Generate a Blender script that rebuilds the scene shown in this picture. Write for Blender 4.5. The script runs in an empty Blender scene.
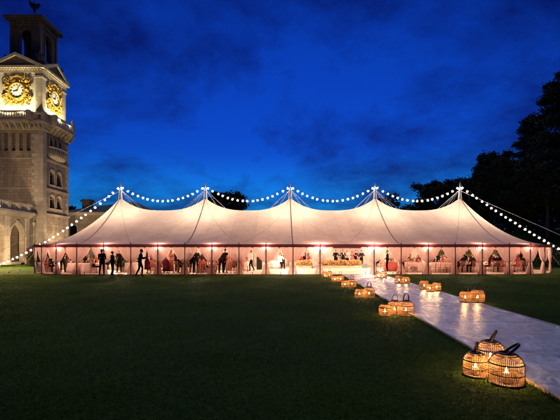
import bpy, bmesh, math, random
import numpy as np
from mathutils import Vector, Matrix

random.seed(7)
rng = np.random.default_rng(7)
PI = math.pi
sc = bpy.context.scene
COL = sc.collection
F, CAMZ, CXP, HY = 405.0, 1.69, 280.0, 251.0


def X_at(px, Y):                       # lateral position of something seen at column px at depth Y
    return (px - CXP) / F * Y


def Z_at(py, Y):
    return CAMZ + (HY - py) / F * Y


# ------------------------------------------------------------------ materials
def new_mat(name):
    m = bpy.data.materials.new(name)
    m.use_nodes = True
    return m, m.node_tree, m.node_tree.nodes['Principled BSDF']


def mat(name, col, rough=0.6, metal=0.0, noise=0.15, scale=6.0, bump=0.0, bscale=40.0, spec=None):
    m, nt, b = new_mat(name)
    b.inputs['Roughness'].default_value = rough
    b.inputs['Metallic'].default_value = metal
    if spec is not None:
        b.inputs['Specular IOR Level'].default_value = spec
    tc = nt.nodes.new('ShaderNodeTexCoord')
    n = nt.nodes.new('ShaderNodeTexNoise')
    n.inputs['Scale'].default_value = scale
    n.inputs['Detail'].default_value = 5
    nt.links.new(tc.outputs['Object'], n.inputs['Vector'])
    r = nt.nodes.new('ShaderNodeValToRGB')
    c = Vector(col)
    r.color_ramp.elements[0].position = 0.3
    r.color_ramp.elements[1].position = 0.7
    r.color_ramp.elements[0].color = (*(c * (1 - noise)), 1)
    r.color_ramp.elements[1].color = (*[min(1, v) for v in (c * (1 + noise))], 1)
    nt.links.new(n.outputs['Fac'], r.inputs['Fac'])
    nt.links.new(r.outputs['Color'], b.inputs['Base Color'])
    if bump:
        n2 = nt.nodes.new('ShaderNodeTexNoise')
        n2.inputs['Scale'].default_value = bscale
        n2.inputs['Detail'].default_value = 4
        nt.links.new(tc.outputs['Object'], n2.inputs['Vector'])
        bp = nt.nodes.new('ShaderNodeBump')
        bp.inputs['Strength'].default_value = bump
        bp.inputs['Distance'].default_value = 0.03
        nt.links.new(n2.outputs['Fac'], bp.inputs['Height'])
        nt.links.new(bp.outputs['Normal'], b.inputs['Normal'])
    return m


def emit(name, col, strength):
    m, nt, b = new_mat(name)
    b.inputs['Base Color'].default_value = (*col, 1)
    b.inputs['Emission Color'].default_value = (*col, 1)
    b.inputs['Emission Strength'].default_value = strength
    return m


def fabric(name, col, trans=0.5, clear=0.0, wrinkle=0.3, wscale=3.0, panel=0):
    m, nt, b = new_mat(name)
    out = nt.nodes['Material Output']
    nt.nodes.remove(b)
    tc = nt.nodes.new('ShaderNodeTexCoord')
    n = nt.nodes.new('ShaderNodeTexNoise')
    n.inputs['Scale'].default_value = wscale
    n.inputs['Detail'].default_value = 6
    nt.links.new(tc.outputs['Object'], n.inputs['Vector'])
    r = nt.nodes.new('ShaderNodeValToRGB')
    c = Vector(col)
    r.color_ramp.elements[0].position = .3
    r.color_ramp.elements[1].position = .7
    r.color_ramp.elements[0].color = (*(c * .9), 1)
    r.color_ramp.elements[1].color = (*c, 1)
    nt.links.new(n.outputs['Fac'], r.inputs['Fac'])
    bp = nt.nodes.new('ShaderNodeBump')
    bp.inputs['Strength'].default_value = wrinkle
    bp.inputs['Distance'].default_value = .05
    nt.links.new(n.outputs['Fac'], bp.inputs['Height'])
    colour = r.outputs['Color']
    if panel:                            # sewn panel widths: doubled cloth at each seam, and bolts of slightly different tone
        sp_ = nt.nodes.new('ShaderNodeSeparateXYZ')
        nt.links.new(tc.outputs['Object'], sp_.inputs[0])
        br = nt.nodes.new('ShaderNodeTexBrick')
        br.inputs['Scale'].default_value = 1
        br.inputs['Brick Width'].default_value = panel
        br.inputs['Row Height'].default_value = 40
        br.inputs['Mortar Size'].default_value = .018
        br.offset = 0
        br.inputs['Color1'].default_value = (1, 1, 1, 1)
        br.inputs['Color2'].default_value = (.91, .91, .91, 1)
        br.inputs['Mortar'].default_value = (.84, .83, .82, 1)
        cb = nt.nodes.new('ShaderNodeCombineXYZ')
        nt.links.new(sp_.outputs['X'], cb.inputs['X'])
        cb.inputs['Y'].default_value = 5
        nt.links.new(cb.outputs[0], br.inputs['Vector'])
        n4 = nt.nodes.new('ShaderNodeTexNoise')
        n4.inputs['Scale'].default_value = .55
        n4.inputs['Detail'].default_value = 8
        n4.inputs['Roughness'].default_value = .7
        nt.links.new(tc.outputs['Object'], n4.inputs['Vector'])
        r4 = nt.nodes.new('ShaderNodeValToRGB')
        r4.color_ramp.elements[0].position = .35
        r4.color_ramp.elements[0].color = (.87, .85, .83, 1)
        r4.color_ramp.elements[1].position = .62
        r4.color_ramp.elements[1].color = (1, 1, 1, 1)
        nt.links.new(n4.outputs['Fac'], r4.inputs['Fac'])
        for src in (br.outputs['Color'], r4.outputs['Color']):
            mu = nt.nodes.new('ShaderNodeMixRGB')
            mu.blend_type = 'MULTIPLY'
            mu.inputs[0].default_value = 1
            nt.links.new(colour, mu.inputs[1])
            nt.links.new(src, mu.inputs[2])
            colour = mu.outputs[0]
    d = nt.nodes.new('ShaderNodeBsdfDiffuse')
    t = nt.nodes.new('ShaderNodeBsdfTranslucent')
    for s in (d, t):
        nt.links.new(colour, s.inputs['Color'])
        nt.links.new(bp.outputs['Normal'], s.inputs['Normal'])
    mx = nt.nodes.new('ShaderNodeMixShader')
    mx.inputs[0].default_value = trans
    nt.links.new(d.outputs[0], mx.inputs[1])
    nt.links.new(t.outputs[0], mx.inputs[2])
    last = mx
    if clear:
        tr = nt.nodes.new('ShaderNodeBsdfTransparent')
        m2 = nt.nodes.new('ShaderNodeMixShader')
        m2.inputs[0].default_value = clear
        nt.links.new(mx.outputs[0], m2.inputs[1])
        nt.links.new(tr.outputs[0], m2.inputs[2])
        last = m2
    nt.links.new(last.outputs[0], out.inputs['Surface'])
    return m


def stone(name, col, bw=.9, bh=.42, mortar=.02, noise=.25, swap=False):
    """ashlar: brick courses + blotchy weathering"""
    m, nt, b = new_mat(name)
    b.inputs['Roughness'].default_value = .85
    tc = nt.nodes.new('ShaderNodeTexCoord')
    sep = nt.nodes.new('ShaderNodeSeparateXYZ')
    nt.links.new(tc.outputs['Object'], sep.inputs[0])
    add = nt.nodes.new('ShaderNodeMath')
    add.operation = 'ADD'
    nt.links.new(sep.outputs['X'], add.inputs[0])
    nt.links.new(sep.outputs['Y'], add.inputs[1])
    com = nt.nodes.new('ShaderNodeCombineXYZ')
    nt.links.new(add.outputs[0], com.inputs['X'])
    nt.links.new(sep.outputs['Z'], com.inputs['Y'])
    br = nt.nodes.new('ShaderNodeTexBrick')
    br.inputs['Scale'].default_value = 1
    br.inputs['Brick Width'].default_value = bw
    br.inputs['Row Height'].default_value = bh
    br.inputs['Mortar Size'].default_value = mortar
    c = Vector(col)
    br.inputs['Color1'].default_value = (*(c * 1.08), 1)
    br.inputs['Color2'].default_value = (*(c * .82), 1)
    br.inputs['Mortar'].default_value = (*(c * .5), 1)
    nt.links.new(com.outputs[0], br.inputs['Vector'])
    n = nt.nodes.new('ShaderNodeTexNoise')
    n.inputs['Scale'].default_value = 1.5
    n.inputs['Detail'].default_value = 9
    n.inputs['Roughness'].default_value = .62
    mpz = nt.nodes.new('ShaderNodeMapping')       # rain streaks run down the walls
    mpz.inputs['Scale'].default_value = (1, 1, .28)
    nt.links.new(tc.outputs['Object'], mpz.inputs['Vector'])
    nt.links.new(mpz.outputs[0], n.inputs['Vector'])
    r = nt.nodes.new('ShaderNodeValToRGB')
    r.color_ramp.elements[0].position = .3
    r.color_ramp.elements[1].position = .7
    v0 = 1 - noise * 1.6
    r.color_ramp.elements[0].color = (v0, v0, v0 * .95, 1)
    r.color_ramp.elements[1].color = (1, 1, 1, 1)
    nt.links.new(n.outputs['Fac'], r.inputs['Fac'])
    mul = nt.nodes.new('ShaderNodeMixRGB')
    mul.blend_type = 'MULTIPLY'
    mul.inputs[0].default_value = 1
    nt.links.new(br.outputs['Color'], mul.inputs[1])
    nt.links.new(r.outputs['Color'], mul.inputs[2])
    nt.links.new(mul.outputs[0], b.inputs['Base Color'])
    bp = nt.nodes.new('ShaderNodeBump')
    bp.inputs['Strength'].default_value = .5
    bp.inputs['Distance'].default_value = .03
    mm = nt.nodes.new('ShaderNodeMath')
    mm.operation = 'SUBTRACT'
    nt.links.new(n.outputs['Fac'], mm.inputs[0])
    nt.links.new(br.outputs['Fac'], mm.inputs[1])
    nt.links.new(mm.outputs[0], bp.inputs['Height'])
    nt.links.new(bp.outputs['Normal'], b.inputs['Normal'])
    return m


M = {}
M['canvas'] = fabric('canvas_fabric', (.90, .80, .69), trans=.285, wrinkle=.7, wscale=1.6, panel=.969)
M['valance'] = fabric('valance_fabric', (.16, .05, .055), trans=.16, wrinkle=.3)
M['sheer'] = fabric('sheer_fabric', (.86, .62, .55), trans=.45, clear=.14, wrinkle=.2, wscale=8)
M['lit_sheer'] = fabric('lit_sheer_fabric', (.92, .84, .78), trans=.5, clear=.12, wrinkle=.2, wscale=8)  # paler copy of sheer with the lamplight put into its colour
M['liner'] = fabric('liner_fabric', (.88, .78, .68), trans=.15, wrinkle=.2, wscale=5)
M['cloth'] = fabric('table_linen', (.85, .78, .72), trans=.1, wrinkle=.15)
M['rosecloth'] = fabric('rose_linen', (.6, .16, .14), trans=.1, wrinkle=.15)
M['pole'] = mat('dark_timber', (.06, .025, .02), .5, noise=.3)
M['pale_pole'] = mat('pale_timber', (.55, .42, .3), .5, noise=.2)
M['webbing'] = mat('grey_webbing', (.27, .21, .18), .8)
M['rope'] = mat('white_rope', (.75, .75, .75), .8, noise=.05)
M['cable'] = mat('black_cable', (.02, .02, .02), .5)
M['bulb'] = emit('bulb_filament', (1, .88, .72), 130)
m_, nt_, b_ = new_mat('halo_shell')  # see-through glowing shell added round each bulb as its soft halo
tr_ = nt_.nodes.new('ShaderNodeBsdfTransparent')
mx_s = nt_.nodes.new('ShaderNodeMixShader')
mx_s.inputs[0].default_value = .13
b_.inputs['Base Color'].default_value = (.9, .9, .9, 1)
b_.inputs['Emission Color'].default_value = (1, .92, .8, 1)
b_.inputs['Emission Strength'].default_value = 2.0
nt_.links.new(tr_.outputs[0], mx_s.inputs[1])
nt_.links.new(b_.outputs[0], mx_s.inputs[2])
nt_.links.new(mx_s.outputs[0], nt_.nodes['Material Output'].inputs['Surface'])
M['halo'] = m_
M['lens'] = emit('lamp_lens', (1, .6, .42), 40)
M['black'] = mat('black_metal', (.02, .02, .022), .4, metal=.6)
M['stone'] = stone('tower_sandstone', (.42, .32, .22), noise=.32)
M['stone_lite'] = stone('trim_sandstone', (.52, .44, .33), 1.2, .6, .012, .15)
M['stone_wing'] = stone('arcade_sandstone', (.45, .36, .25), 1.1, .5, .012, .2)
M['stone_dark'] = stone('dark_sandstone', (.26, .20, .14), .8, .4, .02, .35)  # darker sandstone copy; also carries the shade of the unlit tympanum
M['stucco'] = mat('clock_wall_render', (.72, .66, .52), .8, noise=.12, scale=2, bump=.2)
M['slate'] = mat('roof_slate', (.06, .06, .07), .6, noise=.3, scale=3, bump=.4, bscale=8)
M['gold'] = mat('gilding', (.62, .37, .05), .42, metal=.4, noise=.3, scale=9)
M['dial'] = mat('clock_dial', (.8, .8, .76), .4, noise=.03)
M['glass'] = mat('dark_window_glass', (.012, .012, .014), .08, noise=.1)
M['bronze'] = mat('bronze', (.05, .045, .035), .45, metal=.5, noise=.3)
M['maroon'] = mat('maroon_paint', (.14, .02, .025), .5, noise=.2)
M['joinery'] = mat('pale_joinery', (.45, .4, .3), .5)
M['cane'] = mat('split_bamboo', (.36, .19, .07), .55, noise=.35, scale=25)
M['cane_dark'] = mat('smoked_bamboo', (.085, .045, .025), .5, noise=.3, scale=25)
M['wax'] = fabric('candle_wax', (.9, .75, .5), trans=.6, wrinkle=0)
M['flame'] = emit('candle_flame', (1, .5, .13), 60)
M['chair'] = mat('limewash_timber', (.30, .13, .065), .5, noise=.25, scale=12)
M['bark'] = mat('tree_bark', (.10, .075, .055), .9, noise=.4, scale=5, bump=.8, bscale=12)
M['leaf'] = mat('broad_foliage', (.030, .05, .018), .6, noise=.5, scale=.6)
M['needle'] = mat('conifer_foliage', (.022, .036, .018), .65, noise=.5, scale=.6)
M['shrub'] = mat('shrub_foliage', (.045, .085, .02), .5, noise=.45, scale=3)
M['gold_flower'] = mat('golden_petals', (.62, .36, .09), .6, noise=.3, scale=14)
M['pink_flower'] = mat('blush_petals', (.75, .4, .32), .6, noise=.25, scale=14)
M['vase'] = mat('glazed_vase', (.5, .42, .34), .2)
M['floor'] = mat('pale_dance_floor', (.66, .56, .46), .35, noise=.06, scale=1.5)
M['skin'] = mat('skin_fair', (.38, .2, .135), .5, noise=.06)
M['tan'] = mat('skin_tan', (.34, .18, .11), .5, noise=.06)
M['eye'] = mat('eye_dark', (.02, .015, .012), .2)
M['lip'] = mat('lip', (.4, .12, .1), .4)
M['ink'] = mat('black_wool', (.005, .005, .006), .9, noise=.2, scale=30, spec=.08)
M['navy'] = mat('navy_cotton', (.008, .018, .085), .9, noise=.2, scale=30, spec=.1)
M['char'] = mat('charcoal_wool', (.014, .012, .014), .9, noise=.2, scale=30, spec=.1)
M['shirt'] = mat('white_cotton', (.75, .73, .7), .7, noise=.05)
M['red'] = mat('red_satin', (.26, .015, .014), .6, noise=.15)
M['rose'] = mat('rose_crepe', (.34, .075, .065), .7, noise=.15)
M['blush'] = mat('blush_crepe', (.46, .22, .18), .7, noise=.1)
M['wine'] = mat('wine_velvet', (.05, .006, .011), .85, noise=.2, spec=.1)
M['oliveb'] = mat('bronze_silk', (.13, .075, .025), .6, noise=.2)
M['shoe'] = mat('shoe_leather', (.012, .01, .01), .35)
M['hair_dark'] = mat('dark_hair', (.007, .005, .004), .6, noise=.3, scale=60, spec=.15)
M['hair_brown'] = mat('brown_hair', (.035, .017, .008), .55, noise=.3, scale=60)
M['hair_fair'] = mat('fair_hair', (.2, .12, .05), .55, noise=.3, scale=60)
M['cone'] = mat('speaker_cloth', (.01, .01, .01), .9)


def grass_mat(name, blades=False):
    m, nt, b = new_mat(name)
    b.inputs['Roughness'].default_value = .7
    b.inputs['Specular IOR Level'].default_value = .02
    tc = nt.nodes.new('ShaderNodeTexCoord')
    n1 = nt.nodes.new('ShaderNodeTexNoise')
    n1.inputs['Scale'].default_value = .35
    n1.inputs['Detail'].default_value = 6
    n2 = nt.nodes.new('ShaderNodeTexNoise')
    n2.inputs['Scale'].default_value = 14
    n2.inputs['Detail'].default_value = 6
    for n in (n1, n2):
        nt.links.new(tc.outputs['Object'], n.inputs['Vector'])
    mx = nt.nodes.new('ShaderNodeMath')
    mx.operation = 'ADD'
    nt.links.new(n1.outputs['Fac'], mx.inputs[0])
    nt.links.new(n2.outputs['Fac'], mx.inputs[1])
    r = nt.nodes.new('ShaderNodeValToRGB')
    r.color_ramp.elements[0].position = .35
    r.color_ramp.elements[1].position = .65
    hf = nt.nodes.new('ShaderNodeMath')
    hf.operation = 'MULTIPLY'
    hf.inputs[1].default_value = .5
    nt.links.new(mx.outputs[0], hf.inputs[0])
    nt.links.new(hf.outputs[0], r.inputs['Fac'])
    r.color_ramp.elements[0].color = (.036, .070, .011, 1)
    r.color_ramp.elements[1].color = (.080, .128, .02, 1)
    nt.links.new(r.outputs['Color'], b.inputs['Base Color'])
    if not blades:
        bp = nt.nodes.new('ShaderNodeBump')
        bp.inputs['Strength'].default_value = .9
        bp.inputs['Distance'].default_value = .05
        n3 = nt.nodes.new('ShaderNodeTexNoise')
        n3.inputs['Scale'].default_value = 40
        n3.inputs['Detail'].default_value = 3
        nt.links.new(tc.outputs['Object'], n3.inputs['Vector'])
        nt.links.new(n3.outputs['Fac'], bp.inputs['Height'])
        nt.links.new(bp.outputs['Normal'], b.inputs['Normal'])
    return m


M['grass'] = grass_mat('lawn_grass')
M['blade'] = grass_mat('grass_blade', True)
_nt = M['blade'].node_tree
_b = _nt.nodes['Principled BSDF']
_t = _nt.nodes.new('ShaderNodeBsdfTranslucent')
_m = _nt.nodes.new('ShaderNodeMixShader')
_m.inputs[0].default_value = .55
_g = _nt.nodes.new('ShaderNodeMixRGB')
_g.blend_type = 'MULTIPLY'
_g.inputs[0].default_value = 1
_g.inputs[2].default_value = (2.0, 2.0, 1.2, 1)
_nt.links.new(_b.inputs['Base Color'].links[0].from_socket, _g.inputs[1])
_nt.links.new(_g.outputs[0], _t.inputs['Color'])
_nt.links.new(_b.outputs[0], _m.inputs[1])
_nt.links.new(_t.outputs[0], _m.inputs[2])
_nt.links.new(_m.outputs[0], _nt.nodes['Material Output'].inputs['Surface'])


def runner_mat():
    """glossy pale aisle panels; sky blue and streaky reflections painted into the colour"""
    m, nt, b = new_mat('aisle_panel')
    tc = nt.nodes.new('ShaderNodeTexCoord')
    n = nt.nodes.new('ShaderNodeTexNoise')
    n.inputs['Scale'].default_value = 3.2
    n.inputs['Detail'].default_value = 7
    n.inputs['Roughness'].default_value = .65
    n.inputs['Distortion'].default_value = .8
    mp = nt.nodes.new('ShaderNodeMapping')
    mp.inputs['Scale'].default_value = (1.0, .55, 1)
    nt.links.new(tc.outputs['Object'], mp.inputs['Vector'])
    nt.links.new(mp.outputs[0], n.inputs['Vector'])
    r = nt.nodes.new('ShaderNodeValToRGB')
    r.color_ramp.elements[0].position = .35
    r.color_ramp.elements[1].position = .72
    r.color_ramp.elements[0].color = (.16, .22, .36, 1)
    r.color_ramp.elements[1].color = (.58, .66, .80, 1)  # bluish swirls paint the reflected sky and streaks of light
    nt.links.new(n.outputs['Fac'], r.inputs['Fac'])
    nt.links.new(r.outputs['Color'], b.inputs['Base Color'])
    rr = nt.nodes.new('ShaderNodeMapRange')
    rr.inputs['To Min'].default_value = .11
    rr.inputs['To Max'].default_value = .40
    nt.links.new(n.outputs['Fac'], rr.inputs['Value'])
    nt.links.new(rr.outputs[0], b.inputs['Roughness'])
    b.inputs['Specular IOR Level'].default_value = 1.0
    bp = nt.nodes.new('ShaderNodeBump')
    bp.inputs['Strength'].default_value = 1
    bp.inputs['Distance'].default_value = .055
    nt.links.new(n.outputs['Fac'], bp.inputs['Height'])
    nt.links.new(bp.outputs['Normal'], b.inputs['Normal'])
    return m


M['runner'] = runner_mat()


# ------------------------------------------------------------------ mesh building
class MB:
    def __init__(s):
        s.v, s.f, s.mi, s.cur = [], [], [], 0

    def slot(s, i):
        s.cur = i
        return s

    def add(s, vs, fs):
        o = len(s.v)
        s.v.extend([tuple(p) for p in vs])
        for f in fs:
            s.f.append(tuple(o + i for i in f))
            s.mi.append(s.cur)

    def box(s, x0, x1, y0, y1, z0, z1):
        s.add([(x0, y0, z0), (x1, y0, z0), (x1, y1, z0), (x0, y1, z0), (x0, y0, z1), (x1, y0, z1), (x1, y1, z1), (x0, y1, z1)],
              [(0, 3, 2, 1), (4, 5, 6, 7), (0, 1, 5, 4), (1, 2, 6, 5), (2, 3, 7, 6), (3, 0, 4, 7)])
        return s

    def obox(s, c, U, V, W, a, b, d):
        c, U, V, W = Vector(c), Vector(U), Vector(V), Vector(W)
        vs = [c + U * a * i + V * b * j + W * d * k for k in (-1, 1) for (i, j) in ((-1, -1), (1, -1), (1, 1), (-1, 1))]
        s.add(vs, [(0, 3, 2, 1), (4, 5, 6, 7), (0, 1, 5, 4), (1, 2, 6, 5), (2, 3, 7, 6), (3, 0, 4, 7)])
        return s

    def tube(s, pts, r, n=8, closed=False, cap=True):
        pts = [Vector(p) for p in pts]
        N = len(pts)
        rs = r if isinstance(r, (list, tuple)) else [r] * N
        rings = []
        up = None
        for i in range(N):
            if closed:
                d = pts[(i + 1) % N] - pts[i - 1]
            else:
                d = pts[min(i + 1, N - 1)] - pts[max(i - 1, 0)]
            if d.length < 1e-9:
                d = Vector((0, 0, 1))
            d.normalize()
            if up is None:
                a = Vector((0, 0, 1)) if abs(d.z) < .9 else Vector((1, 0, 0))
                up = d.cross(a).normalized()
            else:
                up = (up - d * up.dot(d))
                if up.length < 1e-6:
                    up = d.orthogonal()
                up.normalize()
            w = d.cross(up)
            rings.append([pts[i] + (up * math.cos(2 * PI * k / n) + w * math.sin(2 * PI * k / n)) * rs[i] for k in range(n)])
        vs = [p for g in rings for p in g]
        fs = []
        for i in range(N if closed else N - 1):
            j = (i + 1) % N
            for k in range(n):
                l = (k + 1) % n
                fs.append((i * n + k, i * n + l, j * n + l, j * n + k))
        if cap and not closed:
            fs.append(tuple(range(n - 1, -1, -1)))
            fs.append(tuple((N - 1) * n + k for k in range(n)))
        s.add(vs, fs)
        return s

    def lathe(s, prof, c=(0, 0, 0), n=20, fold=0.0, nf=8):
        cx, cy, cz = c
        vs, fs = [], []
        for (r, z) in prof:
            for k in range(n):
                a = 2 * PI * k / n
                rr = r * (1 + fold * math.sin(a * nf) * min(1, abs(z - prof[0][1]) * 1.6))
                vs.append((cx + rr * math.cos(a), cy + rr * math.sin(a), cz + z))
        for i in range(len(prof) - 1):
            for k in range(n):
                l = (k + 1) % n
                fs.append((i * n + k, i * n + l, (i + 1) * n + l, (i + 1) * n + k))
        if prof[0][0] > 1e-4:
            fs.append(tuple(range(n - 1, -1, -1)))
        if prof[-1][0] > 1e-4:
            fs.append(tuple((len(prof) - 1) * n + k for k in range(n)))
        s.add(vs, fs)
        return s

    def ell(s, c, r, nu=12, nv=8, R=None):
        c = Vector(c)
        vs, fs = [], []
        for j in range(nv + 1):
            t = PI * j / nv
            for i in range(nu):
                a = 2 * PI * i / nu
                p = Vector((r[0] * math.sin(t) * math.cos(a), r[1] * math.sin(t) * math.sin(a), -r[2] * math.cos(t)))
                if R is not None:
                    p = R @ p
                vs.append(c + p)
        for j in range(nv):
            for i in range(nu):
                k = (i + 1) % nu
                fs.append((j * nu + i, j * nu + k, (j + 1) * nu + k, (j + 1) * nu + i))
        s.add(vs, fs)
        return s

    def grid(s, P, closed=False):
        m, n = len(P), len(P[0])
        fs = []
        for i in range(m if closed else m - 1):
            j = (i + 1) % m
            for k in range(n - 1):
                fs.append((i * n + k, j * n + k, j * n + k + 1, i * n + k + 1))
        s.add([p for row in P for p in row], fs)
        return s

    def cone_caps(s, p0, r0, p1, r1, n=12):
        """closed tapered capsule"""
        p0, p1 = Vector(p0), Vector(p1)
        d = p1 - p0
        L = max(d.length, 1e-5)
        d = d / L
        pts, rs = [], []
        for a in (-88, -60, -30):
            pts.append(p0 + d * r0 * math.sin(math.radians(a)))
            rs.append(r0 * math.cos(math.radians(a)))
        pts += [p0, p1]
        rs += [r0, r1]
        for a in (30, 60, 88):
            pts.append(p1 + d * r1 * math.sin(math.radians(a)))
            rs.append(r1 * math.cos(math.radians(a)))
        s.tube(pts, rs, n)
        return s

    def mesh(s, name, mats, smooth=False):
        me = bpy.data.meshes.new(name)
        me.from_pydata(s.v, [], s.f)
        for m in (mats if isinstance(mats, (list, tuple)) else [mats]):
            me.materials.append(m)
        if any(s.mi):
            me.polygons.foreach_set('material_index', s.mi)
        if smooth:
            me.polygons.foreach_set('use_smooth', [True] * len(me.polygons))
        me.update()
        return me

    def build(s, name, mats, parent=None, smooth=False, loc=None):
        return link(name, s.mesh(name, mats, smooth), parent, loc)


def link(name, data, parent=None, loc=None):
    o = bpy.data.objects.new(name, data)
    COL.objects.link(o)
    if parent is not None:
        o.parent = parent
    if loc is not None:
        o.location = loc
    return o


def tag(o, label, cat, group=None, kind=None):
    o['label'] = label
    o['category'] = cat
    if group:
        o['group'] = group
    if kind:
        o['kind'] = kind
    return o


def struct(o):
    o['kind'] = 'structure'
    return o


def thing(name, label, cat, loc=(0, 0, 0), rz=0, group=None):
    o = link(name, None, None, loc)
    o.rotation_euler = (0, 0, rz)
    o.empty_display_size = .2
    return tag(o, label, cat, group)


def copy_tree(o, parent=None):
    c = o.copy()
    COL.objects.link(c)
    if parent is not None:
        c.parent = parent
    for ch in list(o.children):
        copy_tree(ch, c)
    return c


def quads_mesh(name, C, size, mats, mi=None, flat=0.0, aspect=.55):
    """many small leaf-shaped faces at points C"""
    n = len(C)
    size = np.broadcast_to(np.asarray(size, float), (n,))
    u = rng.normal(size=(n, 3))
    u[:, 2] *= (1 - flat)
    u /= np.linalg.norm(u, axis=1)[:, None]
    w = rng.normal(size=(n, 3))
    w -= u * np.sum(u * w, axis=1)[:, None]
    w /= np.linalg.norm(w, axis=1)[:, None]
    a = u * size[:, None]
    b = w * size[:, None] * aspect
    V = np.stack([C - a, C - b * .9 + a * .1, C + a, C + b * .9 + a * .1], axis=1).reshape(-1, 3)
    me = bpy.data.meshes.new(name)
    me.vertices.add(4 * n)
    me.vertices.foreach_set('co', V.astype(np.float32).ravel())
    me.loops.add(4 * n)
    me.loops.foreach_set('vertex_index', np.arange(4 * n, dtype=np.int32))
    me.polygons.add(n)
    me.polygons.foreach_set('loop_start', np.arange(0, 4 * n, 4, dtype=np.int32))
    me.polygons.foreach_set('loop_total', np.full(n, 4, dtype=np.int32))
    for m in (mats if isinstance(mats, (list, tuple)) else [mats]):
        me.materials.append(m)
    if mi is not None:
        me.polygons.foreach_set('material_index', np.asarray(mi, dtype=np.int32))
    me.update()
    me.validate()
    return me


def point_light(name, parent, loc, watts, col, r=.05):
    l = bpy.data.lights.new(name, 'POINT')
    l.energy = watts
    l.color = col
    l.shadow_soft_size = r
    return link(name, l, parent, loc)


def spot_light(name, parent, loc, target, watts, col, angle, blend=.6, r=.1):
    l = bpy.data.lights.new(name, 'SPOT')
    l.energy = watts
    l.color = col
    l.spot_size = math.radians(angle)
    l.spot_blend = blend
    l.shadow_soft_size = r
    o = link(name, l, parent, loc)
    d = Vector(target)
    o.rotation_euler = d.to_track_quat('-Z', 'Y').to_euler()
    return o


# ------------------------------------------------------------------ ground
def sstep(t):
    t = np.clip(t, 0, 1)
    return t * t * (3 - 2 * t)


def bank_h(x, y):
    return float(4.8 * sstep((y - 50) / 14) * sstep((x - 20) / 16)) - .06


g = MB()
g.box(-420, 420, -160, 520, -.5, 0)
struct(g.build('ground', M['grass']))

P = []
for i in range(41):
    row = []
    for j in range(31):
        x, y = 18 + i * 4.0, 48 + j * 4.0
        row.append((x, y, bank_h(x, y) + .12 * math.sin(x * .7) * math.sin(y * .5) * sstep((y - 52) / 10) * sstep((x - 22) / 10)))
    P.append(row)
struct(MB().grid(P).build('grass_bank', M['grass'], smooth=True))

# the aisle runs from the camera's side up to the tent entrance
DIRX = .0494


def aisle_left(Y):
    return 3.18 + DIRX * (Y - 4.75)


AW = 2.72
y0, y1 = 1.2, 28.55
a = MB()
rows = 20
for i in range(rows):                  # panels laid end to end
    ya, yb = y0 + (y1 - y0) * i / rows + .004, y0 + (y1 - y0) * (i + 1) / rows - .004
    for h in range(2):
        xa0, xb0 = aisle_left(ya) + AW * h / 2 + .003, aisle_left(ya) + AW * (h + 1) / 2 - .003
        xa1, xb1 = aisle_left(yb) + AW * h / 2 + .003, aisle_left(yb) + AW * (h + 1) / 2 - .003
        zt = .045 + random.uniform(-.0015, .0015)
        a.add([(xa0, ya, .004), (xb0, ya, .004), (xb1, yb, .004), (xa1, yb, .004), (xa0, ya, zt), (xb0, ya, zt), (xb1, yb, zt), (xa1, yb, zt)],
              [(4, 5, 6, 7), (0, 1, 5, 4), (1, 2, 6, 5), (2, 3, 7, 6), (3, 0, 4, 7)])
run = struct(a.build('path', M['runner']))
e = MB()
for sgn in (0, 1):
    for i in range(rows):
        ya, yb = y0 + (y1 - y0) * i / rows + .01, y0 + (y1 - y0) * (i + 1) / rows - .01
        s0 = -.045 if sgn == 0 else AW + .003
        xa, xb = aisle_left(ya) + s0, aisle_left(yb) + s0
        e.add([(xa, ya, 0.002), (xa + .042, ya, .002), (xb + .042, yb, .002), (xb, yb, .002),
               (xa, ya, .05), (xa + .042, ya, .05), (xb + .042, yb, .05), (xb, yb, .05)],
              [(4, 5, 6, 7), (0, 1, 5, 4), (1, 2, 6, 5), (2, 3, 7, 6), (3, 0, 4, 7)])
struct(e.build('path_edging', M['pale_pole']))

# lawn blades nearest the camera
n = 460000
yy = 3.4 + 25.4 * rng.random(n) ** 1.5
xx = (rng.random(n) * 2 - 1)
far = np.abs(xx) * (1.35 + 4 / yy)
fade = rng.random(n) > np.clip((far - 1.02) / np.maximum(.33 + 4 / yy, .1), 0, 1)   # thins out sideways
xx = xx * (yy * .72 + .6) * (1.35 + 4 / yy)
xx, yy = xx[fade], yy[fade]
xl = 3.18 + DIRX * (yy - 4.75)
keep = (xx < xl - .03) | (xx > xl + AW + .03)
xx, yy = xx[keep], yy[keep]
ne = 9000
ye = 3.5 + 24 * rng.random(ne) ** 1.4
se = rng.random(ne) < .5
xe = 3.18 + DIRX * (ye - 4.75) + np.where(se, -.05 - .03 * rng.random(ne), AW + .05 + .03 * rng.random(ne))
xx, yy = np.concatenate([xx, xe]), np.concatenate([yy, ye])
n = len(xx)
hh = (.012 + .02 * rng.random(n)) * (1 + .6 * (np.sin(xx * 2.1) * np.sin(yy * 1.7) > .5))
hh[-ne:] = .03 + .045 * rng.random(ne)
an = rng.random(n) * 2 * PI
wd = .003 + .0022 * (yy / 6)
ln = .035 * rng.normal(size=(n, 2))
V = np.zeros((n, 3, 3), np.float32)
V[:, 0] = np.stack([xx - np.cos(an) * wd, yy - np.sin(an) * wd, np.zeros(n)], 1)
V[:, 1] = np.stack([xx + np.cos(an) * wd, yy + np.sin(an) * wd, np.zeros(n)], 1)
V[:, 2] = np.stack([xx + ln[:, 0], yy + ln[:, 1], hh], 1)
me = bpy.data.meshes.new('grass')
me.vertices.add(3 * n)
me.vertices.foreach_set('co', V.ravel())
me.loops.add(3 * n)
me.loops.foreach_set('vertex_index', np.arange(3 * n, dtype=np.int32))
me.polygons.add(n)
me.polygons.foreach_set('loop_start', np.arange(0, 3 * n, 3, dtype=np.int32))
me.polygons.foreach_set('loop_total', np.full(n, 3, dtype=np.int32))
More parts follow.
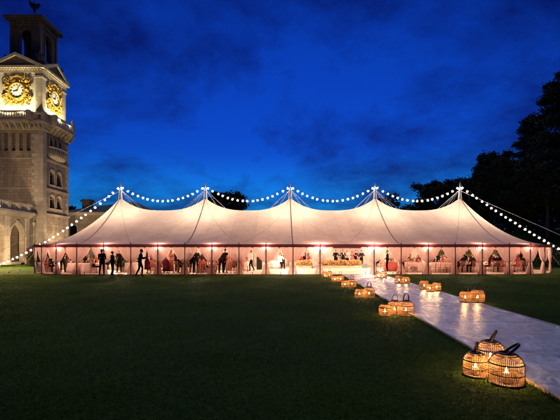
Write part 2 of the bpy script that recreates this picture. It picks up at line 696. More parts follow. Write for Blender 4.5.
me.materials.append(M['blade'])
me.update()
tag(link('grass', me), 'short mown lawn grass on both sides of the aisle', 'grass', kind='stuff')

# ------------------------------------------------------------------ the tent
YF, YC, YB = 29.0, 37.0, 45.0
XL, BAY = -14.57, 1.938
XR = XL + 16 * BAY
RA_L, RA_R, RD = 6.3, 6.5, 8.0
ZE, ZP, ZS = 2.16, 6.56, 5.40
PEAKS = [XL + 4 * BAY * i for i in range(5)]


def ridge(x):
    u = (x - XL) / (4 * BAY)
    u -= math.floor(min(max(u, 0), 3.9999))
    return ZS + (ZP - ZS) * abs(2 * u - 1) ** 2.7, abs(2 * u - 1)


def roof_z(x, y):
    r, q = ridge(min(max(x, XL), XR))
    t = min(abs(y - YC) / RD, 1)
    return ZE + (r - ZE) * (1 - t) ** (1.22 + .33 * q ** 2)


def eave_pt(kind, a):
    """point on the eave line and its outward direction; kind f/b straight at x=a, l/r end at angle a (deg from the front)"""
    if kind == 'f':
        return Vector((a, YF, 0)), Vector((0, -1, 0))
    if kind == 'b':
        return Vector((a, YB, 0)), Vector((0, 1, 0))
    t = math.radians(a)
    R = RA_L if kind == 'l' else RA_R
    s = -1 if kind == 'l' else 1
    xc = XL if kind == 'l' else XR
    return (Vector((xc + s * R * math.sin(t), YC - RD * math.cos(t), 0)),
            Vector((s * math.sin(t) / R, -math.cos(t) / RD, 0)).normalized())


loop = []
NS = 128
for i in range(NS):
    loop.append(('f', XL + (XR - XL) * i / NS))
for i in range(48):
    loop.append(('r', 180 * i / 48))
for i in range(NS):
    loop.append(('b', XR - (XR - XL) * i / NS))
for i in range(48):
    loop.append(('l', 180 - 180 * i / 48))
NT = 26
P = []
for (k, a_) in loop:
    p, nrm = eave_pt(k, a_)
    row = []
    if k in 'fb':
        tgt = Vector((a_, YC, 0))
    else:
        tgt = Vector((XL if k == 'l' else XR, YC, 0))
    for j in range(NT + 1):
        t = (j / NT) ** 1.0
        t = t * .996
        q = p.lerp(tgt, t)
        if k in 'fb':
            z = roof_z(a_, q.y)
        else:
            zp = ZE + (ZP - ZE) * t ** 1.87
            zf = roof_z(XL, YC - RD * (1 - t))
            b = sstep(min(a_, 180 - a_) / 40)
            z = zf * (1 - b) + zp * b
        # slack between the webbings and faint tension creases
        row.append((q.x, q.y, z + .018 * math.sin(t * PI) * math.sin(a_ * (2 * PI / BAY if k in 'fb' else .42))))
    P.append(row)
tent = thing('marquee', 'long blush canvas sailcloth tent with five peaks on the lawn', 'tent', (0.93, YC, 0))
TINV = Vector((-.93, -YC, 0))


def tbuild(mb, name, m, smooth=False):
    o = mb.build(name, m, tent, smooth)
    o.location = TINV
    return o


tbuild(MB().grid(P, closed=True), 'canopy', M['canvas'], True)
# valance all round
P = []
for i, (k, a_) in enumerate(loop):
    for h in (0, .5):
        nx = loop[(i + 1) % len(loop)]
        p, nr = eave_pt(k, a_)
        if h:
            p2, n2 = eave_pt(*nx)
            p, nr = (p + p2) / 2, ((nr + n2) / 2).normalized()
        sag = .02 * abs(math.sin((i + h) * PI / 2))
        q = p + nr * .035
        P.append([(q.x, q.y, ZE + .015), (q.x + nr.x * .01, q.y + nr.y * .01, 2.05), (q.x, q.y, 1.945 + sag)])
tbuild(MB().grid(P, closed=True), 'valance', M['valance'], True)
# webbing from each peak, over the front and back slopes
for pi_, xp in enumerate(PEAKS):
    for side in (-1, 1):
        for dx in (0, -2, 2):
            if (pi_ == 0 and dx < 0) or (pi_ == 4 and dx > 0):
                continue
            wdt = .034 if dx == 0 else .011
            Pw = []
            for j in range(31):
                t = .02 + .98 * j / 30
                x = xp + dx * BAY * t
                y = YC + side * RD * t
                Pw.append([(x - wdt, y, roof_z(x - wdt, y) + .03), (x + wdt, y, roof_z(x + wdt, y) + .03)])
            tbuild(MB().grid(Pw), 'webbing', M['webbing'])
for kk, xc in (('l', XL), ('r', XR)):
    for ang in (45, 90, 135):
        p, nr = eave_pt(kk, ang)
        tg = Vector((-nr.y, nr.x, 0))
        Pw = []
        for j in range(31):
            t = .98 * j / 30
            q = p.lerp(Vector((xc, YC, 0)), t)
            z = ZE + (ZP - ZE) * t ** 1.87 + .045
            w_ = .045 * (1 - t * .6)
            Pw.append([(q.x - tg.x * w_, q.y - tg.y * w_, z), (q.x + tg.x * w_, q.y + tg.y * w_, z)])
        tbuild(MB().grid(Pw), 'webbing', M['webbing'])
# centre poles with finial and pennant
for xp in PEAKS:
    o = tbuild(MB().tube([(xp, YC, 0), (xp, YC, 6.3)], .075, 10), 'center_pole', M['pale_pole'], True)
    o = tbuild(MB().lathe([(.19, 6.42), (.16, 6.6), (.13, 6.95), (.115, 7.3), (.13, 7.38), (.05, 7.45), (.035, 7.9), (.004, 8.12)], (xp, YC, 0), 12),
               'pole_top', M['rope'], True)
    fl = []
    for j in range(9):
        t = j / 8
        fl.append([(xp + .03, YC - .02, 8.0 - t * .05), (xp + .05 + .16 * t, YC - .03 + .03 * math.sin(t * 6), 7.95 - .35 * t - .1 * (1 - t) * 3 * t)])
    tbuild(MB().grid(fl), 'pennant', M['rope'])
    for s in (-1, 1):
        for L in (1.25, 2.15):
            x2 = xp + s * L
            if x2 < XL - .1 or x2 > XR + .1:
                continue
            for yo in (-.5, .5):
                tbuild(MB().tube([(xp + s * .06, YC + yo * .1, 7.25), (x2, YC + yo, roof_z(x2, YC + yo) + .03)], .013, 5), 'stay_rope', M['rope'])
tbuild(MB().tube([(XL, YC, 7.2), (-28.8, YC, 0.05)], .017, 5), 'guy_rope', M['rope'])
tbuild(MB().tube([(XR, YC, 7.2), (32.6, YC, 0.05)], .017, 5), 'guy_rope', M['rope'])

# side poles
poles = [('f', XL + BAY * k) for k in range(17) if k != 10]
poles += [(s, a_) for s in 'lr' for a_ in (15, 30, 45, 60, 75, 90, 105, 120, 135, 150, 165)]
poles += [('b', XL + BAY * k) for k in range(17)]
for (k, a_) in poles:
    p, nr = eave_pt(k, a_)
    q = p - nr * .02
    tbuild(MB().tube([(q.x, q.y, 0), (q.x, q.y, 2.15), (q.x, q.y, 2.33)], [.034, .034, .014], 8), 'side_pole', M['pole'], True)
for s in 'lr':
    for a_ in (45, 75):
        p, nr = eave_pt(s, a_)
        q = p + nr * 1.6
        tbuild(MB().tube([(p.x, p.y, 2.2), (q.x, q.y, .03)], .012, 5), 'guy_rope', M['rope'])
        tbuild(MB().tube([(q.x, q.y, -.05), (q.x + nr.x * .05, q.y + nr.y * .05, .16)], .02, 6), 'guy_peg', M['black'])

fl = [eave_pt(k, a_)[0] - eave_pt(k, a_)[1] * .1 for (k, a_) in loop]
fm = MB()
fm.add([(p.x, p.y, .03) for p in fl], [tuple(range(len(fl)))])
fm.add([(p.x, p.y, z) for p in fl for z in (.0, .03)],
       [(2 * i, 2 * ((i + 1) % len(fl)), 2 * ((i + 1) % len(fl)) + 1, 2 * i + 1) for i in range(len(fl))])
struct(fm.build('floor', M['floor']))

# small iron pegs mid-bay in front of the tent
peg = MB().tube([(0, 0, -.05), (0, 0, .2)], .017, 6).lathe([(.035, .2), (.035, .23), (.002, .245)], n=8).mesh('tent_stake', M['black'])
for k in range(17):
    if k in (9, 10):
        continue
    o = link('tent_stake', peg, None, (XL + BAY * (k - .5) + .1, 27.85 + .15 * math.sin(k * 2.3), 0))
    o.rotation_euler = (.12 * math.sin(k * 3.1), .12 * math.cos(k * 5), 0)
    tag(o, 'short black iron stake standing in the grass before the tent front', 'stake', 'iron stakes in front of the tent')


# tied curtains
def curtain_mesh(half_l, half_r, seed):
    r = random.Random(seed)
    mb = MB()
    zt, ztie, zb = 1.99, .86, .035
    for s, half in ((-1, half_l), (1, half_r)):
        ph, nf = r.random() * 6, r.choice((7, 8, 9))
        rows = []
        NV, NW = 30, 40
        ex = .5 + .12 * r.random()
        fl_ = .26 + .12 * r.random()
        for i in range(NV + 1):
            z = zt + (zb - zt) * i / NV
            if z > ztie:
                q = (z - ztie) / (zt - ztie)
                W = .035 + (half - .035) * q ** ex
                amp = .012 + .035 * (1 - q) ** .5 * min(1, q * 6 + .3)
            else:
                q = (ztie - z) / (ztie - zb)
                W = .035 + fl_ * q ** .75
                amp = .015 + .035 * q
            row = []
            for j in range(NW + 1):
                w_ = j / NW
                y = .075 + amp * math.sin(2 * PI * nf * w_ + ph + .5 * math.sin(z * 3)) - .05 * (1 - abs(z - ztie)) * (1 - w_)
                row.append((s * (W * w_), y, z))
            rows.append(row)
        mb.grid(rows)
    return mb.mesh('curtain', M['sheer'], True)


tie_mesh = MB().lathe([(.05, -.05), (.075, -.03), (.078, .03), (.05, .05)], (0, 0, 0), 12).mesh('tie_band', M['sheer'], True)
variants = [curtain_mesh(.965, .965, s_) for s_ in range(4)]
narrow = curtain_mesh(.93, .93, 11)


def hang_curtain(kind, a_, me, label, group):
    p, nr = eave_pt(kind, a_)
    o = link('curtain', me, None, (p.x, p.y, 0))
    o.rotation_euler = (0, 0, math.atan2(nr.y, nr.x) + PI / 2)
    tag(o, label, 'curtain', group)
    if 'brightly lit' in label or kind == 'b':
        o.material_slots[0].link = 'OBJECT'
        o.material_slots[0].material = M['lit_sheer']  # entrance and back curtains get the lamplit colour
    t = link('tie_band', tie_mesh, o, (0, .06, .86))
    return o


ORD = ['first', 'second', 'third', 'fourth', 'fifth', 'sixth', 'seventh', 'eighth', 'ninth', 'tenth', 'eleventh', 'twelfth',
       'thirteenth', 'fourteenth', 'fifteenth', 'sixteenth', 'seventeenth']
fk = [k for k in range(17) if k != 10]
for i, k in enumerate(fk):
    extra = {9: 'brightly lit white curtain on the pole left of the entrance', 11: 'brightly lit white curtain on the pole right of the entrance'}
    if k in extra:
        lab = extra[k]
    elif k < 9:
        lab = 'tied white curtain on the straight tent front, %s pole left of the entrance' % ORD[9 - k]
    else:
        lab = 'tied white curtain on the straight tent front, %s pole right of the entrance' % ORD[k - 11]
    hang_curtain('f', XL + BAY * k, variants[(k * 3) % 4], lab, 'curtains tied to the front poles')
for s, nm in (('l', 'left'), ('r', 'right')):
    for i, a_ in enumerate((15, 30, 45, 60, 75, 90)):
        hang_curtain(s, a_, narrow, 'tied white curtain on the rounded %s tent end, %s pole round from the front' % (nm, ORD[i]),
                     'curtains tied round the tent ends')
    for i, a_ in enumerate((165, 150, 135, 120, 105)):
        hang_curtain(s, a_, narrow, 'tied curtain at the far side of the %s tent end, %s pole from the back' % (nm, ORD[i]),
                     'curtains tied round the tent ends')
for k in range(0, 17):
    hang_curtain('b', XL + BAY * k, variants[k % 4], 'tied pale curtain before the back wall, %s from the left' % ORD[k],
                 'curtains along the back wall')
# pleated back wall
rows = []
NW = 900
for i in range(NW + 1):
    x = XL - .9 + (XR - XL + 1.8) * i / NW
    y = YB + .14 + .035 * math.sin(i * .83) + .02 * math.sin(i * .19)
    rows.append([(x, y, 1.98), (x, y + .01 * math.sin(i * .4), 1.0), (x, y + .02 * math.sin(i * .31), .035)])
tag(MB().grid(rows).build('tent_sidewall', M['liner'], smooth=True), 'cream pleated fabric wall along the back of the tent', 'tent wall')

# lamps on every second pole, and uplights on the centre poles
WARM = (1, .70, .52)
lamp_body = MB().lathe([(.05, -.10), (.06, -.06), (.06, .02), (.04, .03)], n=12).box(-.012, .012, -.1, 0, -.05, -.03).mesh('lamp_body', M['black'], True)
lamp_lens = MB().lathe([(.001, .026), (.05, .026), (.045, .05), (.001, .058)], n=12).mesh('lens', M['lens'], True)
lamp_where = [('f', XL + BAY * k) for k in (1, 3, 5, 7, 9, 11, 13, 15)] + [('l', 15), ('r', 15), ('l', 60), ('r', 60)]
LN = ['second pole from the left corner', 'fourth pole from the left corner', 'sixth pole from the left corner', 'eighth pole from the left corner',
      'pole left of the entrance', 'pole right of the entrance', 'third pole right of the entrance', 'fifth pole right of the entrance',
      'pole where the left end begins to curve', 'pole where the right end begins to curve', 'side of the rounded left end', 'side of the rounded right end']
for (k, a_), ln_ in zip(lamp_where, LN):
    p, nr = eave_pt(k, a_)
    q = p - nr * .2
    t = thing('pole_lamp', 'small warm lamp under the eave on the ' + ln_, 'lamp', (q.x, q.y, 1.86), math.atan2(nr.y, nr.x) + PI / 2, 'lamps under the tent eave')
    link('lamp_body', lamp_body, t)
    link('lens', lamp_lens, t)
    w_ = 480 if ln_.startswith('pole left') or ln_.startswith('pole right of') else 130
    point_light('bulb_light', t, (0, .05, .12), w_, (1, .47, .34), .05)
for i, xp in enumerate(PEAKS):
    t = thing('pole_uplight', 'ring of warm uplights strapped round the %s tall tent pole from the left' % ORD[i], 'lamp', (xp, YC, 2.75), 0, 'uplights on the tall tent poles')
    MB().lathe([(.08, -.12), (.17, -.1), (.2, .02), (.08, .03)], n=16).build('lamp_body', M['black'], t, True)
    MB().lathe([(.09, .035), (.19, .035), (.19, .05), (.09, .05)], n=16).build('lens', M['lens'], t, True)
    for s in (-1, 1):
        point_light('bulb_light', t, (s * .45, -.3, .25), 800, WARM, .18)

# festoon lights
bulb_me = MB().ell((0, 0, -.12), (.046, .046, .05), 12, 8).mesh('filament', M['bulb'], True)
halo_me = MB().ell((0, 0, -.12), (.105, .105, .108), 16, 12).mesh('bulb', M['halo'], True)  # wider than the bulb itself: its halo built as a shell
sock_me = MB().lathe([(.02, -.03), (.028, -.02), (.028, .03), (.012, .05)], n=8).mesh('socket', M['cable'], True)
ZTOP = 7.72


def festoon(p0, p1, sag, nb, label):
    p0, p1 = Vector(p0), Vector(p1)
    t = thing('festoon_string', label, 'string lights', p0, 0, 'festoon strings over the tent')

    def at(u):
        v = p0.lerp(p1, u) - p0
        v.z -= sag * 4 * u * (1 - u)
        return v
    MB().tube([at(i / 40) for i in range(41)], .011, 5).build('cable', M['cable'], t)
    for i in range(nb):
        u = (i + .5 + random.uniform(-.08, .08)) / nb
        o = link('bulb', halo_me, t, at(u) + Vector((0, 0, -.03)))
        link('filament', bulb_me, o)
        o.rotation_euler = (random.uniform(-.2, .2), random.uniform(-.2, .2), 0)
        link('socket', sock_me, o)


for i in range(4):
    festoon((PEAKS[i], YC - .05, ZTOP), (PEAKS[i + 1], YC - .05, ZTOP), 1.34, 17,
            'sagging festoon string of white bulbs between the %s and %s tent peaks from the left' % (ORD[i], ORD[i + 1]))
festoon((XL, YC - .05, ZTOP), (-26.7, YC - .05, .12), .78, 29, 'festoon string of white bulbs running down to the lawn by the stone arcade')
festoon((XR, YC - .05, ZTOP), (29.1, YC - .05, .12), .36, 29, 'festoon string of white bulbs running down toward the dark trees')


# ------------------------------------------------------------------ bamboo lanterns
def lantern_parts(R, H, nsl, fat):
    prof = [(.93, 0), (1.0, .10), (1.02, .3), (1.0, .55), (.97, .68), (.86, .82), (.66, .93), (.46, .985)]
    cage = MB().slot(0)
    for k in range(nsl):
        a_ = 2 * PI * k / nsl
        pts = []
        for (r, z) in prof:
            pts.append((R * r * math.cos(a_), R * r * math.sin(a_), .012 + H * z))
        cage.tube(pts, fat, 4, cap=False)
    cage.slot(1)
    for (r, z, th) in ((.95, .012, .011), (1.03, .33, .007), (1.0, .66, .009), (.68, .925, .006)):
        cage.tube([(R * r * math.cos(2 * PI * k / 40), R * r * math.sin(2 * PI * k / 40), .012 + H * z) for k in range(40)], th, 6, closed=True)
    cage.slot(0)
    for zz in (.16, .25, .45, .55, .76, .84):
        r = np.interp(zz, [p[1] for p in prof], [p[0] for p in prof])
        cage.tube([(R * (r + .01) * math.cos(2 * PI * k / 40), R * (r + .01) * math.sin(2 * PI * k / 40), .012 + H * zz) for k in range(40)], .0028, 4, closed=True)
    cage_me = cage.mesh('cage', [M['cane'], M['cane_dark']], True)
    collar = MB().lathe([(R * .5, H * .965), (R * .52, H * 1.0), (R * .5, H * 1.04), (R * .40, H * 1.045), (R * .40, H * .97)], n=32).mesh('collar', M['cane_dark'], True)
    base = MB().lathe([(.001, .004), (R * .93, .004), (R * .93, .018), (.001, .018)], n=32).mesh('base', M['cane_dark'])
    # flat bent-cane hoop
    rows = []
    for i in range(25):
        t = PI * i / 24
        rr = R * .42
        hz = R * .95
        x = rr * math.cos(t)
        z = hz * math.sin(t) ** .8
        nx, nz = math.cos(t), math.sin(t)
        wv, th = R * .075, .006
        rows.append([(x - nx * th, -wv, z - nz * th), (x + nx * th, -wv, z + nz * th), (x + nx * th, wv, z + nz * th), (x - nx * th, wv, z - nz * th), (x - nx * th, -wv, z - nz * th)])
    handle = MB().grid(rows).mesh('handle', M['cane_dark'])
    cr, ch = min(.042, R * .24), H * .36
    candle = MB().lathe([(cr, .018), (cr, ch), (cr * .8, ch + .004), (.001, ch - .004)], n=16).mesh('candle', M['wax'], True)
    flame = MB().lathe([(.002, ch), (.011, ch + .012), (.015, ch + .028), (.009, ch + .05), (.001, ch + .075)], n=10).mesh('flame', M['flame'], True)
    return dict(cage=cage_me, collar=collar, base=base, handle=handle, candle=candle, flame=flame, H=H, ch=ch)


LB = lantern_parts(.205, .39, 56, .0036)
LS = lantern_parts(.155, .31, 44, .0034)


def lantern(kind, X, Y, sc_, rz, tilt, label, group, z=0.0, watts=19):
    L = LB if kind == 'b' else LS
    t = thing('bamboo_lantern', label, 'lantern', (X, Y, z), rz, group)
    t.scale = (sc_,) * 3
    link('cage', L['cage'], t).rotation_euler = (0, 0, random.uniform(0, 6))
    link('collar', L['collar'], t)
    link('base', L['base'], t)
    h = link('handle', L['handle'], t, (0, 0, L['H'] * 1.01))
    h.rotation_euler = (tilt, 0, 0)
    c = link('candle', L['candle'], t)
    link('flame', L['flame'], c)
    point_light('candle_light', t, (0, 0, L['ch'] + .06), watts, (1, .53, .2), .02)


def G(px, py):
    Y = F * CAMZ / (py - HY)
    return X_at(px, Y), Y


GL, GR = 'lanterns along the left of the aisle', 'lanterns along the right of the aisle'
lst = [
    ('b', 506.3, 380.8, .99, 1.25, .85, 'large bamboo lantern with tilted handle nearest the camera, at the front of its cluster', GL),
    ('s', 475.5, 373, 1.0, 1.3, .15, 'small bamboo lantern at the left of the nearest cluster', GL),
    ('s', 490.5, 365, 1.22, 1.15, .45, 'bamboo lantern at the back of the nearest cluster, half hidden by two others', GL),
    ('b', 406, 314.5, 1.0, 1.5, .08, 'large upright-handled lantern at the right of the second nearest left cluster', GL),
    ('b', 394.6, 313, .92, 1.3, .25, 'middle lantern of the second nearest left cluster', GL),
    ('s', 385, 314.5, 1.0, 1.2, .4, 'small leftmost lantern of the second nearest left cluster', GL),
    ('b', 369, 296.8, 1.0, 1.5, .1, 'larger lantern of the third left pair, tall handle upright', GL),
    ('s', 359.5, 297, 1.1, 1.2, .3, 'smaller lantern of the third left pair', GL),
    ('b', 352, 286.4, .95, 1.4, .1, 'larger lantern of the fourth pair left of the aisle', GL),
    ('s', 345, 286.8, 1.1, 1.0, .3, 'smaller lantern of the fourth pair left of the aisle', GL),
    ('b', 340.5, 281.2, .95, 1.4, .1, 'larger lantern of the fifth pair left of the aisle', GL),
    ('s', 334.8, 281.2, 1.1, 1.2, .3, 'smaller lantern of the fifth pair left of the aisle', GL),
    ('b', 329.5, 277.2, 1.0, 1.4, .1, 'lantern beside the entrance drape, right one of the farthest left pair', GL),
    ('b', 324.6, 277.0, .9, 1.4, .2, 'lantern beside the entrance drape, left one of the farthest left pair', GL),
    ('b', 477.5, 302.6, 1.05, 1.45, .12, 'larger lantern of the nearest cluster on the right of the aisle', GR),
    ('s', 465.2, 302.4, 1.15, 1.3, .3, 'smaller lantern of the nearest cluster on the right of the aisle', GR),
    ('s', 436.6, 291.2, 1.15, 1.4, .1, 'right lantern of the trio right of the aisle', GR),
    ('s', 430.0, 291.8, 1.0, 1.4, .3, 'front middle lantern of the trio right of the aisle', GR),
    ('b', 424.2, 289.6, 1.0, 1.4, .1, 'left lantern of the trio right of the aisle', GR),
    ('b', 399, 283.6, 1.05, 1.4, .1, 'left lantern of the third cluster right of the aisle', GR),
    ('s', 406, 283.8, 1.15, 1.4, .3, 'right lantern of the third cluster right of the aisle', GR),
    ('b', 377.6, 277.9, .95, 1.4, .1, 'lantern nearest the tent on the right, left of its pair', GR),
    ('b', 383.6, 278.1, 1.0, 1.4, .2, 'lantern nearest the tent on the right, right of its pair', GR),
]
for (k, px, py, s_, rz, tl, lab, gr) in lst:
    if py < 320:
        rz = (rz - 1.4) * 1.5 + .25
    x, y = G(px, py + (py - HY) * .022)
    xl_ = aisle_left(y)
    rad = (.21 if k == 'b' else .16) * s_
    onp = xl_ - rad * .7 < x < xl_ + AW + rad * .7
    if onp and x < xl_ + AW / 2:
        x = xl_ - rad - .06
        onp = False
    lantern(k, x, y, s_, rz, tl, lab, gr, .047 if onp else 0)


# ------------------------------------------------------------------ facades
def arch_wall(mb, o, U, N, width, height, thick, ops, nseg=14):
    """wall slab from o along U, outward normal N, with openings (u0,u1,v0,v1,'arch'|'rect'); arch: v1 is the spring line"""
    o, U, N = Vector(o), Vector(U), Vector(N)
    Zv = Vector((0, 0, 1))

    def pt(u, v, d):
        return o + U * u + Zv * v - N * d

    def rect(u0, u1, v0, v1):
        if u1 - u0 < 1e-6 or v1 - v0 < 1e-6:
            return
        for d in (0, thick):
            mb.add([pt(u0, v0, d), pt(u1, v0, d), pt(u1, v1, d), pt(u0, v1, d)], [(0, 1, 2, 3)])
    ops = sorted(ops)
    cols = {}
    for op in ops:
        cols.setdefault((op[0], op[1]), []).append(op)
    u = 0
    for (u0, u1), lst_ in sorted(cols.items()):
        rect(u, u0, 0, height)
        lst_.sort(key=lambda q: q[2])
        v = 0
        for (_, _, v0, v1, kind) in lst_:
            rect(u0, u1, v, v0)
            mb.add([pt(u0, v0, 0), pt(u1, v0, 0), pt(u1, v0, thick), pt(u0, v0, thick)], [(0, 1, 2, 3)])
            for uu in (u0, u1):
                mb.add([pt(uu, v0, 0), pt(uu, v1, 0), pt(uu, v1, thick), pt(uu, v0, thick)], [(0, 1, 2, 3)])
            if kind == 'rect':
                mb.add([pt(u0, v1, 0), pt(u1, v1, 0), pt(u1, v1, thick), pt(u0, v1, thick)], [(0, 1, 2, 3)])
                v = v1
            else:
                r = (u1 - u0) / 2
                top = v1 + r + .02
                for i in range(nseg):
                    a0, a1 = PI - PI * i / nseg, PI - PI * (i + 1) / nseg
                    c = (u0 + u1) / 2
                    ua, ub = c + r * math.cos(a0), c + r * math.cos(a1)
                    va, vb = v1 + r * math.sin(a0), v1 + r * math.sin(a1)
                    for d in (0, thick):
                        mb.add([pt(ua, va, d), pt(ub, vb, d), pt(ub, top, d), pt(ua, top, d)], [(0, 1, 2, 3)])
                    mb.add([pt(ua, va, 0), pt(ub, vb, 0), pt(ub, vb, thick), pt(ua, va, thick)], [(0, 1, 2, 3)])
                v = top
        rect(u0, u1, v, height)
        u = u1
    rect(u, width, 0, height)
    # outer rim
    for (a_, b_) in (((0, 0), (0, height)), ((width, 0), (width, height)), ((0, height), (width, height))):
        mb.add([pt(*a_, 0), pt(*b_, 0), pt(*b_, thick), pt(*a_, thick)], [(0, 1, 2, 3)])


def arch_trim(mb, o, U, N, op, w=.16, proud=.06, nseg=16):
    o, U, N = Vector(o), Vector(U), Vector(N)
    u0, u1, v0, v1, kind = op
    r = (u1 - u0) / 2
    c = (u0 + u1) / 2
    ring = []
    pts = [(u0, v0), (u0, v1)] + [(c + r * math.cos(PI - PI * i / nseg), v1 + r * math.sin(PI - PI * i / nseg)) for i in range(1, nseg)] + [(u1, v1), (u1, v0)]
    out = [(u0 - w, v0), (u0 - w, v1)] + [(c + (r + w) * math.cos(PI - PI * i / nseg), v1 + (r + w) * math.sin(PI - PI * i / nseg)) for i in range(1, nseg)] + [(u1 + w, v1), (u1 + w, v0)]
    Zv = Vector((0, 0, 1))
    for (pi_, po) in zip(pts, out):
        f = lambda q, d: o + U * q[0] + Zv * q[1] + N * d
        ring.append([f(pi_, .004), f(pi_, proud), f(po, proud), f(po, .004)])
    mb.grid(ring)


def balustrade(parent, p0, p1, z0, h, nb, mrail, name='balustrade', posts=()):
    p0, p1 = Vector((*p0, 0)), Vector((*p1, 0))
    d = (p1 - p0)
    L = d.length
    d.normalize()
    nv = Vector((-d.y, d.x, 0))
    mid = (p0 + p1) / 2
    mb = MB()
    mb.obox((mid.x, mid.y, z0 + h * .09), d, nv, (0, 0, 1), L / 2, .13, h * .09)
    mb.obox((mid.x, mid.y, z0 + h * .91), d, nv, (0, 0, 1), L / 2, .15, h * .09)
    prof = [(.05, .18), (.07, .24), (.09, .36), (.05, .56), (.04, .66), (.065, .74), (.065, .82)]
    for i in range(nb):
        q = p0.lerp(p1, (i + .5) / nb)
        mb.lathe([(r, z * h) for r, z in prof], (q.x, q.y, z0), 8)
    for u in posts:
        q = p0.lerp(p1, u)
        mb.obox((q.x, q.y, z0 + h * .53), d, nv, (0, 0, 1), .28, .19, h * .53)
    return mb.build(name, mrail, parent)


# ------------------------------------------------------------------ clock tower
TX0, TX1, TY0, TY1 = -39.5, -32.2, 55.0, 61.6
TCX, TCY = (TX0 + TX1) / 2, (TY0 + TY1) / 2
tower = thing('clock_tower', 'tall sandstone clock tower with gilded clocks and dark open belfry', 'tower', (TCX, TCY, 0))
TI = Vector((-TCX, -TCY, 0))


def tw(mb, name, m, smooth=False, parent=None):
    o = mb.build(name, m, parent or tower, smooth)
    if parent is None:
        o.location = TI
    return o


sh = MB()
WX, WY = TX1 - TX0, TY1 - TY0
slits = [(1.0 + 1.02 * i, 1.52 + 1.02 * i, 15.3, 17.7, 'arch') for i in range(5)]
arch_wall(sh, (TX0, TY0, 0), (1, 0, 0), (0, -1, 0), WX, 18.9, .45, slits)
wr = [(1.55, 2.75, 7.7, 9.0, 'arch'), (3.35, 4.55, 7.7, 9.0, 'arch'), (1.55, 2.75, 11.0, 12.5, 'arch'), (3.35, 4.55, 11.0, 12.5, 'arch'),
      (1.55, 2.3, 16.3, 17.3, 'arch'), (2.68, 3.43, 16.3, 17.3, 'arch'), (3.81, 4.56, 16.3, 17.3, 'arch')]
wr2 = []
for w_ in wr:
    wr2.append(w_)
groups_ = {}
# openings sharing columns only when their u-range is equal: build the wall in three stacked courses
arch_wall(sh, (TX1, TY0 + .45, 0), (0, 1, 0), (1, 0, 0), WY - .45, 10.3, .45, [(a - .45, b - .45, c, d, e_) for (a, b, c, d, e_) in wr[:2]])
arch_wall(sh, (TX1, TY0 + .45, 10.3), (0, 1, 0), (1, 0, 0), WY - .45, 4.2, .45, [(a - .45, b - .45, c - 10.3, d - 10.3, e_) for (a, b, c, d, e_) in wr[2:4]])
arch_wall(sh, (TX1, TY0 + .45, 14.5), (0, 1, 0), (1, 0, 0), WY - .45, 4.4, .45, [(a - .45, b - .45, c - 14.5, d - 14.5, e_) for (a, b, c, d, e_) in wr[4:]])
sh.box(TX0, TX0 + .4, TY0 + .46, TY1, 0, 18.9)
sh.box(TX0 + .41, TX1 - .46, TY1 - .4, TY1, 0, 18.9)
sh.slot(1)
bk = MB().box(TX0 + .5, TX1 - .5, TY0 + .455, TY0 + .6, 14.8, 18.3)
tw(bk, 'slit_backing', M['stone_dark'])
for (a, b, c, d, e_) in wr:
    fr = MB()
    arch_trim(fr, (TX1, TY0, 0), (0, 1, 0), (1, 0, 0), (a, b, c, d, e_), .14, .07)
    fr.box(TX1 + .004, TX1 + .16, TY0 + a - .2, TY0 + b + .2, c - .16, c - .003)
    w_ = tw(fr, 'window', M['stone_lite'])
    top_ = d + (b - a) / 2
    pane = MB().box(TX1 - .40, TX1 - .37, TY0 + a + .003, TY0 + b - .003, c + .003, top_)
    pane.build('pane', M['glass'], w_)
    fm_ = MB().box(TX1 - .37, TX1 - .33, TY0 + (a + b) / 2 - .03, TY0 + (a + b) / 2 + .03, c + .003, top_ - .01)
    fm_.box(TX1 - .368, TX1 - .332, TY0 + a + .003, TY0 + b - .003, d - .03, d + .03)
    fm_.build('frame', M['joinery'], w_)
# quoins, pilaster on the near corner, panel border and string courses
q = sh
for i in range(42):
    z0 = .02 + i * .44
    z1 = z0 + .42
    if z1 > 18:
        break
    L = .95 if i % 2 else .62
    q.box(TX1 - L - .55, TX1 - .55 - .003, TY0 - .06, TY0 - .004, z0, z1)
    q.box(TX0 + .05, TX0 + L, TY0 - .06, TY0 - .004, z0, z1)
    L2 = .8 if i % 2 else .55
    q.box(TX1 + .004, TX1 + .06, TY1 - L2, TY1 - .01, z0, z1)
pl = MB().box(TX1 - .55, TX1 + .12, TY0 - .12, TY0 - .004, 0, 18.05).box(TX1 + .004, TX1 + .12, TY0 + .003, TY0 + .62, 0, 18.05)
for i in range(30):
    z0 = .3 + i * .6
    pl.box(TX1 - .57, TX1 + .14, TY0 - .14, TY0 - .121, z0, z0 + .56)
    pl.box(TX1 + .121, TX1 + .14, TY0 + .003, TY0 + .64, z0, z0 + .56)
tw(pl, 'corner_pilaster', M['stone_lite'])
st = sh
for zz, pr, hh_ in ((10.1, .16, .28), (14.2, .16, .3), (6.6, .18, .3)):
    st.box(TX1 + .005, TX1 + pr, TY0 + .66, TY1 + .1, zz, zz + hh_)
    if zz > 7:
        st.box(TX0 - .1, TX1 - .6, TY0 - pr * .5, TY0 - .065, zz, zz + .16)
tw(sh, 'shaft', [M['stone'], M['stone_lite']])
